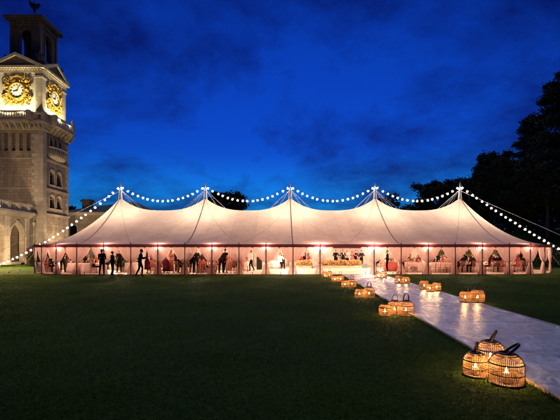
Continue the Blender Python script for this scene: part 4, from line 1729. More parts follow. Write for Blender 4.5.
def hair_mesh(style, hd, hc, key):
    if (style, key) in HAIRS:
        return HAIRS[(style, key)]
    mb = MB()
    c = Vector((0, .016, .036))
    NU, NV = 28, 18
    vs, fs = [], []
    for j in range(NV + 1):
        t = PI * j / NV
        for i in range(NU):
            a_ = 2 * PI * i / NU
            k = 1 + .03 * math.sin(a_ * 9) * math.sin(t)
            vs.append(c + Vector((.084 * math.sin(t) * math.cos(a_) * k, .101 * math.sin(t) * math.sin(a_) * k, .099 * math.cos(t))))

    def keepv(p):
        q = p - c
        if q.y < -.045:
            return q.z > .048
        if q.y < .02:
            return q.z > -.005 if style == 'short' else q.z > -.045
        return q.z > (-.055 if style == 'short' else -.12)
    for j in range(NV):
        for i in range(NU):
            k = (i + 1) % NU
            f = (j * NU + i, j * NU + k, (j + 1) * NU + k, (j + 1) * NU + i)
            if all(keepv(vs[q]) for q in f):
                fs.append(f)
    mb.add([hc + hd @ v for v in vs], fs)
    if style == 'long':
        P_ = []
        for j in range(9):
            t = j / 8
            row = []
            for i in range(15):
                a_ = -.35 + (PI + .7) * i / 14
                r = .088 + .012 * math.sin(t * 3) - .01 * t
                row.append(hc + hd @ Vector((r * math.cos(a_), .012 + (r + .012) * math.sin(a_) + .03 * t, .01 - .27 * t + .006 * math.sin(i * 2.3 + t * 4))))
            P_.append(row)
        mb.grid(P_)
    if style == 'bun':
        mb.ell(hc + hd @ Vector((0, .115, .055)), (.05, .045, .048), 12, 8)
    m = mb.mesh('hair', M['hair_dark'], True)
    HAIRS[(style, key)] = m
    return m


def person(x, y, pose, rz, label, sex='m', hs=1.0, top='ink', bot='ink', shirt='shirt', skin='skin', hair='hair_dark', style=None,
           group=None, skirt=None, z=.03, prop=None):
    key = (pose, sex)
    if key not in CACHE:
        p = dict(POSES[pose])
        if sex == 'f':
            p['bare'] = True
            p['front'] = TOP
            p['legslot'] = SK
        CACHE[key] = body_mesh('person', p, sex == 'f')
    me, hd, hc, up = CACHE[key]
    o = link('person', me, None, (x, y, z))
    o.rotation_euler = (0, 0, rz)
    o.scale = (hs,) * 3
    tag(o, label, 'person', group)
    mats = [M[skin], M[top], M[bot], M['shoe'], M['eye'], M[shirt], M['lip']]
    for i, m in enumerate(mats):
        o.material_slots[i].link = 'OBJECT'
        o.material_slots[i].material = m
    st = style or ('short' if sex == 'm' else 'long')
    h = link('hair', hair_mesh(st, hd, hc, key), o)
    h.material_slots[0].link = 'OBJECT'
    h.material_slots[0].material = M[hair]
    if skirt:
        low, wide = skirt
        s = MB().lathe([(.125, 1.06), (.165, .96), (.185, .85), (.185, .7), (.18 + (wide - .2) * .35, (.7 + low) / 2), (wide * .9, low)][::-1], n=48, fold=.13, nf=11)
        s.build('skirt', M[top], o, True)
    if prop == 'glass':
        el, wr, _ = POSES[pose]['arms'][1]
        g_ = up(wr[0] - .02, wr[1] - .09, wr[2] + .05)
        gl = MB().lathe([(.028, -.12), (.004, -.115), (.004, -.04), (.03, 0), (.032, .05), (.026, .08)], g_, 12).build('wine_glass', M['vase'], None, True)
        gl.matrix_world = Matrix.Translation((x, y, z)) @ Matrix.Rotation(rz, 4, 'Z') @ Matrix.Scale(hs, 4)
        tag(gl, 'glass held by the ' + label[:label.find(' ')] + ' ' + ' '.join(label.split()[1:9]), 'glass')
    if prop == 'tray':
        g_ = up(0, -.36, 1.12)
        tr_ = MB().lathe([(.001, 0), (.19, 0), (.2, .025), (.19, .012), (.001, .01)], g_, 24)
        for k in range(4):
            tr_.lathe([(.025, .012), (.03, .11), (.027, .11)], g_ + Vector((.09 * math.cos(k * 1.6), .09 * math.sin(k * 1.6), 0)), 8)
        tr_ = tr_.build('serving_tray', M['vase'], None, True)
        tr_.matrix_world = Matrix.Translation((x, y, z)) @ Matrix.Rotation(rz, 4, 'Z') @ Matrix.Scale(hs, 4)
        tag(tr_, 'round tray of small glasses carried by the waiter', 'tray')
    return o


# ------------------------------------------------------------------ furniture
chair_root = None


def make_chair(x, y, rz, label):
    global chair_root
    if chair_root is None:
        t = thing('banquet_chair', label, 'chair', (x, y, .03), rz, 'wooden chairs at the tables')
        MB().box(-.21, .21, -.21, .21, .425, .455).build('seat', M['chair'], t)
        for (sx, sy) in ((-1, -1), (1, -1)):
            MB().tube([(sx * .19, sy * .19, .424), (sx * .2, sy * .2, 0)], [.02, .014], 8).build('leg', M['chair'], t, True)
        for sx in (-1, 1):
            MB().tube([(sx * .2, .24, 0), (sx * .19, .20, .44), (sx * .185, .25, .92)], [.015, .02, .015], 8).build('leg', M['chair'], t, True)
        bk_ = MB()
        for zz in (.55, .82, .90):
            bk_.tube([(-.18, .21 + (zz - .44) * .09, zz), (0, .225 + (zz - .44) * .09, zz), (.18, .21 + (zz - .44) * .09, zz)], .013, 6)
        for xx_ in (-.11, -.055, 0, .055, .11):
            bk_.tube([(xx_, .222, .55), (xx_, .25, .82)], .009, 6)
        bk_.build('backrest', M['chair'], t, True)
        s_ = MB()
        for a_, b in (((-.19, -.19), (.19, -.19)), ((-.195, -.19), (-.195, .215)), ((.195, -.19), (.195, .215))):
            s_.tube([(*a_, .2), (*b, .2)], .01, 6)
        s_.build('stretcher', M['chair'], t, True)
        chair_root = t
        return t
    c = copy_tree(chair_root)
    c.location = (x, y, .03)
    c.rotation_euler = (0, 0, rz)
    c['label'] = label
    return c


def leaves(parent, name, center, rad, n, size, mats, mi=None, seed=0, flat=0):
    d = rng.normal(size=(n, 3))
    d /= np.linalg.norm(d, axis=1)[:, None]
    C = np.asarray(center) + d * (rng.random(n)[:, None] ** .45) * np.asarray(rad)
    return link(name, quads_mesh(name, C, size * (.6 + .8 * rng.random(n)), mats, mi, flat, .7), parent)


def table(px, Y, r, label, where, tall=False, cloth='cloth', flowers='gold_flower'):
    x = X_at(px, Y)
    t = thing('banquet_table', 'round banquet table hidden under its cloth ' + where, 'table', (x, Y, .03), 0, 'round banquet tables')
    MB().lathe([(.001, .70), (r - .02, .70), (r - .02, .735), (.001, .735)], n=36).build('tabletop', M['chair'], t)
    MB().lathe([(.3, 0), (.28, .04), (.05, .08), (.05, .69)], n=12).build('pedestal', M['chair'], t)
    c = MB().lathe([(r * 1.09, .02), (r * 1.05, .3), (r * 1.015, .62), (r, .725), (r - .02, .745), (.001, .745)], n=72, fold=.0).build('tablecloth', M[cloth], None, True)
    for v in c.data.vertices:
        if v.co.z < .7:
            a_ = math.atan2(v.co.y, v.co.x)
            k = 1 + .045 * math.sin(a_ * 14 + px) * (.72 - v.co.z) / .7
            v.co.x *= k
            v.co.y *= k
    c.location = (x, Y, .03)
    tag(c, label, 'tablecloth', 'table linen')
    f = thing('floral_centrepiece', ('tall ' if tall else 'low ') + 'floral centrepiece standing on the table ' + where, 'flowers', (x, Y, .777), 0, 'table centrepieces')
    if tall:
        MB().lathe([(.09, 0), (.09, .015), (.02, .03), (.018, .5), (.05, .56), (.04, .57)], n=12).build('vase', M['vase'], f, True)
        leaves(f, 'foliage', (0, 0, .78), (.34, .34, .26), 420, .05, M['shrub'])
        leaves(f, 'blossom', (0, 0, .76), (.32, .32, .22), 160, .045, M[flowers])
    else:
        MB().lathe([(.05, 0), (.09, .05), (.08, .14), (.07, .15)], n=12).build('vase', M['vase'], f, True)
        leaves(f, 'foliage', (0, 0, .22), (.22, .22, .12), 200, .035, M['shrub'])
        leaves(f, 'blossom', (0, 0, .24), (.22, .22, .12), 260, .035, M[flowers])
    gl = MB()
    for k in range(8):
        a_ = 2 * PI * k / 8 + .2
        gl.lathe([(.03, 0), (.005, .006), (.005, .09), (.035, .13), (.03, .2)], ((r - .28) * math.cos(a_), (r - .28) * math.sin(a_), 0), 8)
        gl.lathe([(.001, .003), (.11, .008), (.13, .016), (.001, .012)], ((r - .2) * math.cos(a_ + .3), (r - .2) * math.sin(a_ + .3), 0), 12)
    gl = gl.build('tableware', M['vase'], None, True)
    gl.location = (x, Y, .777)
    tag(gl, 'glasses and plates laid on the table ' + where, 'tableware', kind='stuff')
    return x, Y


def hang(px, Y):
    return X_at(px, Y), Y


# tables: (px, depth, radius, cloth label, where, tall?)
table(77.5, 30.9, .68, 'white tablecloth to the floor beside the third pole from the left corner', 'at the left corner of the tent front')
table(91, 30.7, .62, 'white tablecloth in the bay left of the two dark-clad men outside', 'behind the man in black at left')
table(49, 32.6, .8, 'white tablecloth in the rounded left end of the tent', 'in the rounded left end')
table(124, 35.5, .8, 'white tablecloth behind the leafy plant left of the navy-shirted man', 'behind the leafy potted plant', True)
table(133, 32.5, .6, 'white tablecloth just left of the navy-shirted man', 'left of the navy-shirted man')
table(158, 34.5, .85, 'white tablecloth in the bay left of the bending woman', 'left of the bending woman', True)
table(203, 33.0, .85, 'white tablecloth right of the tall dark-suited pair', 'right of the dark-suited pair')
table(216, 36, .85, 'white tablecloth behind the women in rose and red', 'behind the women in rose and red', True)
table(240.5, 34.6, .75, 'white tablecloth beside the waiter with the tray', 'beside the waiter', False)
table(273, 38.5, .8, 'blush tablecloth right of the black loudspeaker', 'right of the loudspeaker', False, 'cloth')
table(391, 33.8, .52, 'deep rose tablecloth right of the man in profile', 'right of the man in profile', False, 'rosecloth')
table(411, 32.6, .95, 'white tablecloth with guests behind, two poles right of the entrance', 'two poles right of the entrance', False)
table(441, 32.4, 1.05, 'white tablecloth behind the row of empty wooden chairs', 'behind the empty wooden chairs', True)
table(468, 32.6, 1.0, 'white tablecloth behind the two dark jackets at right', 'behind the two dark jackets', True)
table(496, 33.2, 1.0, 'white tablecloth among the wine and black clad guests', 'among the guests in wine and black', True)
table(520, 33.6, .85, 'white tablecloth behind the woman in bright red', 'behind the woman in bright red')

GP = 'guests in the tent'


def short(l):
    for a_, b in (('seated ', ''), (' in the back row left of the entrance', ' in back row left of entrance'), (' in the back row right of the entrance', ' in back row right of entrance'), (' with his back to the lawn', ''), (', back to the lawn', ''), (' facing out', ''), (' raising a hand', ''), (' at the table two', ' two'),
                  (' at the right side of the table two', ' right of the table two'), (' at the left foot of', ' low in'), (' at the left of', ' left'), (' at the right of', ' right'),
                  (' in the middle of', ' amid'), (' at the left side of the table with', ' left of the table with'), (' at the right side of the table with', ' right of the table with'),
                  (' just left of the pole right', ' left of the pole right'), (' beside the woman in bright red near', ' by the red dress near'), ('black jacket', 'black'), ('charcoal jacket', 'charcoal')):
        l = l.replace(a_, b)
    return l


def seat(px, Y, rz, pose, label, **kw):
    x, y = hang(px, Y)
    person(x, y, pose, rz, label, group=GP, **kw)
    s, c = math.sin(rz), math.cos(rz)
    make_chair(x, y, rz, 'chair of the ' + short(label))


def standp(px, Y, rz, pose, label, z=.03, **kw):
    x, y = hang(px, Y)
    person(x, y, pose, rz, label, z=z, group=kw.pop('group', GP), **kw)


# outside, on the grass
GO = 'people on the grass before the tent'
standp(102.2, 28.35, PI + .5, 'clasped', 'person in black suit on the grass, left of two standing before the tent', z=0, hs=1.035, group=GO, top='ink', bot='ink', hair='hair_dark')
standp(112.3, 28.5, PI - .7, 'drink', 'shorter person in black on the grass holding up a drink', z=0, hs=.955, group=GO, top='ink', bot='ink', prop='glass', style='bun')
standp(140, 27.3, PI / 2 + .5, 'reach', 'person in navy shirt and black trousers striding toward the tent', z=0, hs=1.04, group=GO, top='navy', bot='ink', shirt='navy')
# first bays, from the left
seat(46.5, 31.6, -.4, 'seated', 'woman with brown hair and rose dress seated in the rounded left end', sex='f', top='rose', bot='rose', hair='hair_brown')
seat(51.5, 31.7, .9, 'turned', 'man in charcoal seated beside the woman in rose at far left', top='char', bot='ink')
standp(67.2, 32.3, .2, 'relaxed', 'woman in bronze dress with fair hair standing behind the left corner table', sex='f', top='oliveb', bot='oliveb', hair='hair_fair', skirt=(.35, .27))
seat(88.5, 31.9, .15, 'toast', 'man in black jacket seated facing out behind the white table at left', top='ink', hs=1.06)
seat(93.8, 30.1, 1.9, 'turned', 'woman in black dress seated sideways left of the two men outside', sex='f', top='ink', bot='ink', hair='hair_dark')
standp(147.5, 29.75, PI / 2 + .7, 'relaxed', 'woman in wine dress facing the navy-shirted man from inside the tent', sex='f', top='wine', bot='wine', hair='hair_brown', skirt=(.3, .27))
seat(151.6, 30.4, -2.4, 'seated', 'woman in rose seated just left of the pole right of the navy-shirted man', sex='f', top='rose', bot='rose')
seat(154, 31.8, 1.2, 'turned', 'woman in red seated behind the pole right of the navy-shirted man', sex='f', top='red', bot='red')
seat(160.2, 30.6, -2.2, 'turned', 'woman in red seated at the left foot of the bay with the bending woman', sex='f', top='red', bot='red', hair='hair_dark')
standp(166, 30.3, -2.0, 'bend', 'woman in wine dress bending forward beside the person in red', sex='f', top='wine', bot='wine', hair='hair_dark', style='bun', skirt=(.15, .3))
standp(171, 30.8, .5, 'clasped', 'woman in rose dress standing beside the bending woman', sex='f', top='rose', bot='wine', hair='hair_brown', skirt=(.12, .27))
seat(177.3, 30.0, PI - .3, 'seated', 'man in black jacket seated with his back turned left of a curtain', top='ink')
seat(180.5, 30.8, PI + .4, 'toast', 'man in black jacket half hidden by the curtain, raising one hand', top='ink')
seat(187.3, 30.1, PI, 'turned', 'man in black jacket seated in front of the tall dark-suited pair', top='ink')
standp(192.2, 30.5, PI - .15, 'relaxed', 'tall man in black suit seen from behind, left of a standing pair', top='ink', hs=1.04)
standp(196.3, 30.9, PI + .3, 'clasped', 'tall man in charcoal suit seen from behind, right of a standing pair', top='char', hs=1.04)
seat(200.3, 31.6, .3, 'toast', 'woman in rose seated facing out right of the standing pair', sex='f', top='rose', bot='rose', hair='hair_brown')
seat(201.8, 30.1, -2.6, 'seated', 'woman in red seated near the floor edge right of the standing pair', sex='f', top='red', bot='red')
seat(205.4, 30.5, 2.7, 'turned', 'woman in wine seated left of the curtain after the standing pair', sex='f', top='wine', bot='wine')
seat(211.9, 30.2, -2.7, 'turned', 'woman in blush dress seated left of the woman in rose satin', sex='f', top='blush', bot='blush', hair='hair_fair')
seat(215.6, 30.6, -.4, 'seated', 'woman in rose satin seated left of the two tall black figures', sex='f', top='rose', bot='rose', hair='hair_fair')
standp(221.5, 30.2, PI + .1, 'relaxed', 'broad man in black suit standing left in the pair beside the women in blush', top='ink', hs=1.03)
standp(225.4, 30.7, PI - .4, 'clasped', 'man in black suit standing right in the pair beside the women in blush', top='ink', hs=1.05)
standp(228.8, 30.4, PI + .2, 'relaxed', 'woman in blush dress with bare back right of the black-suited pair', sex='f', top='blush', bot='blush', hair='hair_brown', style='bun', hs=.93, skirt=(.2, .26))
seat(231.8, 30.1, 2.6, 'seated', 'woman in pale blush seated beside the bare-backed woman', sex='f', top='blush', bot='blush', hair='hair_fair')
seat(235.4, 30.0, 2.5, 'turned', 'man in charcoal seated at the pole left of the waiter', top='char')
seat(241, 32.6, PI + .2, 'seated', 'woman in rose seated with her back to the lawn left of the waiter', sex='f', top='rose', bot='rose', hair='hair_fair')
standp(251.3, 33.9, -PI / 2 + .25, 'tray', 'waiter in black waistcoat and trousers carrying a round tray', top='shirt', bot='ink', hs=.98, prop='tray')
# stage side
seat(280.5, 38.3, .5, 'toast', 'man in white shirt and dark trousers seated left of the flower hedge', top='shirt', bot='ink', hs=1.1)
standp(283.3, 39.2, -.4, 'relaxed', 'man in wine jacket standing left of the flower hedge', top='wine', bot='ink', hs=.95)
seat(299.5, 40.3, .2, 'seated', 'man in red seated behind the left end of the flower hedge', top='red', bot='ink', hs=1.1)
seat(304, 40.4, -.2, 'turned', 'woman in black seated behind the left end of the flower hedge', sex='f', top='ink', bot='ink', hs=1.1)
seat(308.6, 40.2, .4, 'toast', 'woman in bright red seated behind the hedge beside the white drape', sex='f', top='red', bot='red', hs=1.08)
GB = 'band behind the flower hedge'
standp(323.6, 40.5, -.3, 'sing', 'musician in wine jacket at the left of the band', top='wine', bot='ink', group=GB)
standp(335.8, 40.4, .1, 'play', 'musician in black with both arms forward, second from the left in the band', top='ink', bot='ink', group=GB, hs=1.03)
standp(343.2, 40.6, .2, 'drink', 'musician in charcoal facing out, third from the left in the band', top='char', bot='ink', group=GB, hs=1.03)
standp(347.0, 41.4, -.2, 'sing', 'musician in white shirt standing behind the others in the band', top='shirt', bot='ink', group=GB)
standp(352.4, 40.4, -.1, 'sing', 'singer in rose dress near the middle of the band', sex='f', top='rose', bot='rose', hair='hair_brown', group=GB, skirt=(.1, .3))
standp(355.4, 40.7, .4, 'play', 'musician in black right of the singer in rose', top='ink', bot='ink', group=GB)
standp(361.4, 40.6, -.6, 'play', 'musician in charcoal at the right end of the band', top='char', bot='ink', group=GB)
standp(387.3, 33.0, -PI / 2 - .1, 'clasped', 'man in black suit in profile right of the entrance, hands before him', top='ink', hs=.99)
seat(377.4, 40.0, -.8, 'turned', 'man in charcoal seated far back right of the entrance', top='char')
# right bays
seat(405.6, 33.8, -.3, 'seated', 'woman in rose seated facing out at the table two poles right of the entrance', sex='f', top='rose', bot='rose', hs=1.05)
seat(409.6, 34.0, .9, 'toast', 'man in black jacket raising a hand at the table two poles right of the entrance', top='ink', hs=1.1)
seat(416.3, 33.7, .3, 'turned', 'woman in red at the right side of the table two poles right of the entrance', sex='f', top='red', bot='red')
seat(434.3, 33.9, .2, 'turned', 'man in charcoal seated behind the row of empty wooden chairs, at left', top='char', hs=1.08)
seat(447.6, 33.9, -.3, 'seated', 'woman in blush seated behind the row of empty wooden chairs, at right', sex='f', top='blush', bot='blush')
seat(462.4, 30.9, PI - .1, 'seated', 'man in black jacket, back to the lawn, left of two at the right table', top='ink', hs=1.1)
seat(473, 31.0, PI + .2, 'seated', 'man in charcoal jacket, back to the lawn, right of two at the right table', top='char', hs=1.1, hair='hair_brown')
seat(458.8, 31.6, -2.3, 'turned', 'woman in wine at the left side of the table with two dark jackets', sex='f', top='wine', bot='wine')
seat(478, 31.9, 2.3, 'turned', 'woman in blush at the right side of the table with two dark jackets', sex='f', top='blush', bot='blush', hair='hair_fair')
seat(489.7, 31.3, PI + .5, 'seated', 'woman in wine seated at the left of the table under the tall dark flowers', sex='f', top='wine', bot='wine')
seat(494.8, 34.6, 0, 'toast', 'man in wine jacket facing out under the tall dark flowers', top='wine', hs=1.12)
seat(497.8, 31.2, PI - .2, 'seated', 'man in black jacket in the middle of the table under the tall dark flowers', top='ink', hs=1.08)
seat(502.6, 31.6, 2.5, 'turned', 'woman in rose at the right of the table under the tall dark flowers', sex='f', top='rose', bot='rose')
seat(517.6, 31.3, PI + .2, 'seated', 'woman in bright red dress at the table near the right end', sex='f', top='red', bot='red', hs=1.12, hair='hair_brown')
seat(524.3, 32.2, 2.4, 'turned', 'man in black jacket beside the woman in bright red near the right end', top='ink', hs=1.03)
BR = [(60, 'f', 'wine'), (73, 'm', 'ink'), (97, 'f', 'rose'), (108, 'm', 'char'), (118, 'f', 'blush'), (131, 'm', 'ink'), (161, 'm', 'ink'), (174, 'f', 'red'), (185, 'm', 'char'),
      (205, 'm', 'ink'), (219, 'f', 'wine'), (234, 'm', 'ink'), (246, 'f', 'rose'), (403, 'm', 'ink'), (419, 'f', 'wine'), (430, 'm', 'ink'), (443, 'f', 'red'), (455, 'm', 'char'),
      (469, 'f', 'rose'), (486, 'm', 'ink'), (506, 'm', 'ink'), (514, 'f', 'wine')]
TW = ['one', 'two', 'three', 'four', 'five', 'six', 'seven', 'eight', 'nine', 'ten', 'eleven', 'twelve', 'thirteen']
cn_ = {'ink': 'black', 'char': 'charcoal', 'wine': 'wine', 'rose': 'rose', 'blush': 'blush', 'red': 'red'}
for i, (px, sx_, c_) in enumerate(BR):
    side_ = 'left' if px < 300 else 'right'
    k_ = i if px < 300 else i - 13
    seat(px, 36.0 + .5 * math.sin(i * 2.1), (.5, -.4, 2.6, .1, -.8)[i % 5], ('seated', 'toast', 'turned')[i % 3],
         '%s in %s seated in the back row %s of the entrance, %s from the left' % ('man' if sx_ == 'm' else 'woman', cn_[c_], side_, ORD[k_]), sex=sx_, top=c_, bot='ink' if sx_ == 'm' else c_,
         hair=('hair_dark', 'hair_brown', 'hair_dark', 'hair_fair')[i % 4], hs=1.0 + .1 * (i % 2))
table(67, 36.8, .8, 'white tablecloth in the back row at the far left', 'in the back row at far left', True)
table(103, 36.9, .8, 'white tablecloth in the back row behind the two people in black', 'in the back row behind the people in black', False)
table(180, 36.9, .8, 'white tablecloth in the back row behind the men in black jackets', 'in the back row behind the black jackets', True)
table(226, 36.9, .8, 'white tablecloth in the back row behind the black-suited pair', 'in the back row behind the black-suited pair', False)
table(424, 36.9, .8, 'white tablecloth in the back row three poles right of the entrance', 'in the back row right of the entrance', True)
table(481, 36.9, .8, 'white tablecloth in the back row behind the right-hand guests', 'in the back row at right', True)
for px, Y, rz, pose_, sx_, c_, lab in (
        (62.5, 31.2, .8, 'drink', 'm', 'ink', 'man in black suit standing with a raised drink in the second bay from the left'),
        (83.5, 33.6, -.5, 'clasped', 'm', 'char', 'man in charcoal standing between the two white tables at left'),
        (119.5, 31.2, PI + .5, 'relaxed', 'm', 'ink', 'man in black standing beside the leafy potted plant'),
        (161.5, 32.2, .6, 'drink', 'm', 'ink', 'man in black standing behind the bending woman'),
        (176.5, 32.0, PI - .5, 'relaxed', 'm', 'ink', 'man in black standing behind the jackets left of the curtain'),
        (188.8, 31.8, PI + .8, 'drink', 'm', 'ink', 'man in black half hidden left of the tall dark-suited pair'),
        (203.6, 32.0, .3, 'relaxed', 'f', 'wine', 'woman in wine standing behind the seated woman in rose'),
        (217.8, 31.4, PI - .3, 'clasped', 'm', 'ink', 'man in black standing just left of the broad man in black suit'),
        (401.8, 31.6, -1.2, 'relaxed', 'f', 'wine', 'woman in wine standing beside the pole right of the rose table'),
        (437.0, 35.0, .3, 'relaxed', 'm', 'ink', 'man in black standing behind the row of empty chairs'),
        (465.8, 33.9, -.2, 'drink', 'm', 'ink', 'man in black standing behind the table with two dark jackets'),
        (499.8, 34.2, .4, 'clasped', 'm', 'ink', 'man in black standing behind the table under the tall dark flowers'),
        (521.5, 33.0, -.3, 'drink', 'f', 'ink', 'woman in black standing behind the woman in bright red near the right end')):
    standp(px, Y, rz, pose_, lab, sex=sx_, top=c_, bot='ink' if sx_ == 'm' else c_, skirt=(.2, .26) if sx_ == 'f' else None, hair='hair_dark' if sx_ == 'm' else 'hair_brown')
CH = ['leftmost', 'second from the left', 'middle', 'second from the right', 'rightmost']
for i, px in enumerate((433.0, 437.4, 441.8, 446.0, 450.3)):
    x, y = hang(px, 30.75 + .12 * abs(i - 2))
    make_chair(x, y, PI + (i - 2) * .12, 'empty chair, %s in the row of five with backs to the lawn' % CH[i])
for px, Y, rz, lab in ((384, 34.6, .4, 'empty wooden chair left of the deep rose table'), (397, 34.5, -.6, 'empty wooden chair right of the deep rose table'),
                       (245, 31.9, PI, 'empty wooden chair before the table by the waiter'), (269.5, 37.2, PI - .2, 'empty wooden chair before the blush table'),
                       (409, 31.3, PI, 'empty wooden chair with its back to the lawn two poles right of the entrance'),
                       (414.5, 31.4, PI - .2, 'right one of two empty chairs two poles right of the entrance')):
    x, y = hang(px, Y)
    make_chair(x, y, rz, lab)

# loudspeaker, hedge of flowers, keyboard of the band
sp = thing('loudspeaker', 'black upright loudspeaker on the tent floor beyond the waiter', 'speaker', (*hang(259.4, 36.2), .03))
MB().obox((0, 0, .58), (1, 0, 0), (0, 1, 0), (0, 0, 1), .24, .22, .56).obox((0, 0, .012), (1, 0, 0), (0, 1, 0), (0, 0, 1), .2, .18, .012).build('cabinet', M['black'], sp)
MB().box(-.21, .21, -.232, -.222, .08, 1.1).build('grille', M['cone'], sp)
MB().lathe([(.001, 0), (.05, 0), (.07, .03), (.05, .05), (.001, .05)], (0, 0, 1.14), 12).build('handle', M['black'], sp)
sb = thing('loudspeaker', 'low black stage speaker at the right end of the band', 'speaker', (*hang(364, 39.6), .03))
MB().add([(-.3, -.2, 0), (.3, -.2, 0), (.3, .25, 0), (-.3, .25, 0), (-.3, -.02, .42), (.3, -.02, .42), (.3, .25, .42), (-.3, .25, .42)],
         [(0, 3, 2, 1), (4, 5, 6, 7), (0, 1, 5, 4), (1, 2, 6, 5), (2, 3, 7, 6), (3, 0, 4, 7)])
wm = MB()
wm.add([(-.3, -.2, 0), (.3, -.2, 0), (.3, .25, 0), (-.3, .25, 0), (-.3, -.02, .42), (.3, -.02, .42), (.3, .25, .42), (-.3, .25, .42)],
       [(0, 3, 2, 1), (4, 5, 6, 7), (0, 1, 5, 4), (1, 2, 6, 5), (2, 3, 7, 6), (3, 0, 4, 7)])
wm.build('cabinet', M['black'], sb)
MB().box(-.26, .26, -.03, -.015, .03, .1).build('grille', M['cone'], sb)


def hedge(px0, px1, Y, label):
    xa, xb = X_at(px0, Y), X_at(px1, Y)
    h = thing('flower_hedge', label, 'flowers', ((xa + xb) / 2, Y, .03), 0, 'rows of golden flowers before the band')
    W = (xb - xa) / 2
    MB().box(-W, W, -.2, .2, .0, .26).build('trough', M['pale_pole'], h)
    n = int(900 * W)
    C = np.stack([(rng.random(n) * 2 - 1) * W, rng.normal(size=n) * .16, .22 + .5 * rng.random(n)], 1)
    C[:, 2] += .05 * np.sin(C[:, 0] * 5)
    link('foliage', quads_mesh('foliage', C, .05 * (.6 + .8 * rng.random(n)), M['shrub']), h)
    n = int(1500 * W)
    C = np.stack([(rng.random(n) * 2 - 1) * W, rng.normal(size=n) * .18 - .03, .25 + .52 * rng.random(n) ** .7], 1)
    C[:, 2] += .05 * np.sin(C[:, 0] * 5)
    link('blossom', quads_mesh('blossom', C, .042 * (.6 + .8 * rng.random(n)), [M['gold_flower'], M['pink_flower']], (rng.random(n) < .2).astype(int), 0, .9), h)


hedge(296, 311.5, 39.2, 'low bank of golden flowers left of the bright entrance drape')
hedge(318, 361.5, 39.2, 'long bank of golden flowers across the front of the band')

# potted plant behind the second man
pp_ = thing('potted_plant', 'leafy green potted plant between the shorter person outside and a pole', 'plant', (*hang(122.5, 32.8), .03))
MB().lathe([(.16, 0), (.22, .3), (.23, .32), (.2, .32), (.2, .28), (.001, .28)], n=16).build('pot', M['vase'], pp_, True)
leaves(pp_, 'foliage', (0, 0, .72), (.62, .5, .42), 700, .09, M['shrub'])


# ------------------------------------------------------------------ trees and shrubs
def tree(name, label, x, y, z0, h, rad, kind, seed, bare=.2, n=16000, leaf=.26, group=None, cat='tree'):
    r = random.Random(seed)
    t = thing(name, label, cat, (x, y, z0), r.uniform(0, 6), group)
    tr0 = h * .018 + .12
    bend = [Vector((0, 0, -.2))]
    for i in range(1, 13):
        f = i / 12
        bend.append(Vector((math.sin(f * 3 + seed) * .25 * f, math.cos(f * 2.3 + seed) * .25 * f, h * .94 * f)))
    rs = [tr0 * (1.25 if i == 0 else 1) * (1 - .88 * i / 12) for i in range(13)]
    tk = MB().tube(bend, rs, 10).build('trunk', M['bark'], t, True)
    lm = MB()
    cl = []

    def trunk_at(f):
        k = min(max(f, 0), .999) * 12
        i = int(k)
        return bend[i].lerp(bend[i + 1], k - i)
    nl = 46 if kind == 'conifer' else 26
    for i in range(nl):
        f = bare + (1 - bare) * ((i + r.random()) / nl) ** .9
        f = min(f, .985)
        b = trunk_at(f)
        a_ = i * 2.399 + r.uniform(-.4, .4)
        g_ = (f - bare) / (1 - bare)
        if kind == 'conifer':
            L = rad * ((1 - g_) ** .75 * .92 + .10) * r.uniform(.62, 1.12) * (.65 + .6 * min(1, g_ * 4))
            rise = r.uniform(-.12, .28)
        else:
            L = rad * math.sqrt(max(.06, 1 - (2 * g_ - .85) ** 2 * .8)) * r.uniform(.6, 1.1)
            rise = .25 + .6 * g_ + r.uniform(-.1, .2)
        d = Vector((math.cos(a_), math.sin(a_), rise))
        tip = b + d * L
        mid = b + d * L * .5 + Vector((0, 0, .06 * L))
        lm.tube([b, mid, tip], [tr0 * .34 * (1 - .7 * f) + .02, tr0 * .2 * (1 - .7 * f) + .015, .012], 5)
        for q in (.45, .65, .85, 1.0) if kind == 'conifer' else (.55, .8, 1.0):
            c = b + d * L * q + Vector((r.uniform(-.3, .3), r.uniform(-.3, .3), r.uniform(-.2, .2)))
            cl.append((c, (.16 + .05 * r.random()) * rad ** .6 * (1.15 if kind == 'conifer' else 1.5) * (.7 + .5 * (1 - g_))))
            for s in (-1, 1):
                if q > .5 and r.random() < .7:
                    c2 = c + Vector((-d.y, d.x, 0)) * s * L * .22 * r.uniform(.5, 1.2)
                    lm.tube([b + d * L * (q - .25), c2], [.03, .01], 4)
                    cl.append((c2, (.14 + .05 * r.random()) * rad ** .6 * 1.3 * (.7 + .4 * (1 - g_))))
    cl.append((trunk_at(.99) + Vector((0, 0, h * .03)), .1 * rad))
    lm.build('limb', M['bark'], tk, True)
    k = np.array([c for c, _ in cl])
    s = np.array([q for _, q in cl])
    pr = s ** 1.6
    idx = rng.choice(len(cl), n, p=pr / pr.sum())
    off = rng.normal(size=(n, 3)) * s[idx][:, None] * np.array([.78, .78, .42 if kind == 'conifer' else .62])
    C = k[idx] + off
    link('crown', quads_mesh('crown', C, leaf * (.5 + .9 * rng.random(n)), M['needle'] if kind == 'conifer' else M['leaf'], None, .3, .42 if kind == 'conifer' else .6), t)
    return t


def tree_px(px, ytop, Y, radpx, name, label, kind, seed, **kw):
    x = X_at(px, Y)
    z0 = max(bank_h(x, Y), 0) if x > 18 else 0
    return tree(name, label, x, Y, z0 - .05, Z_at(ytop, Y) - z0, radpx / F * Y, kind, seed, **kw)


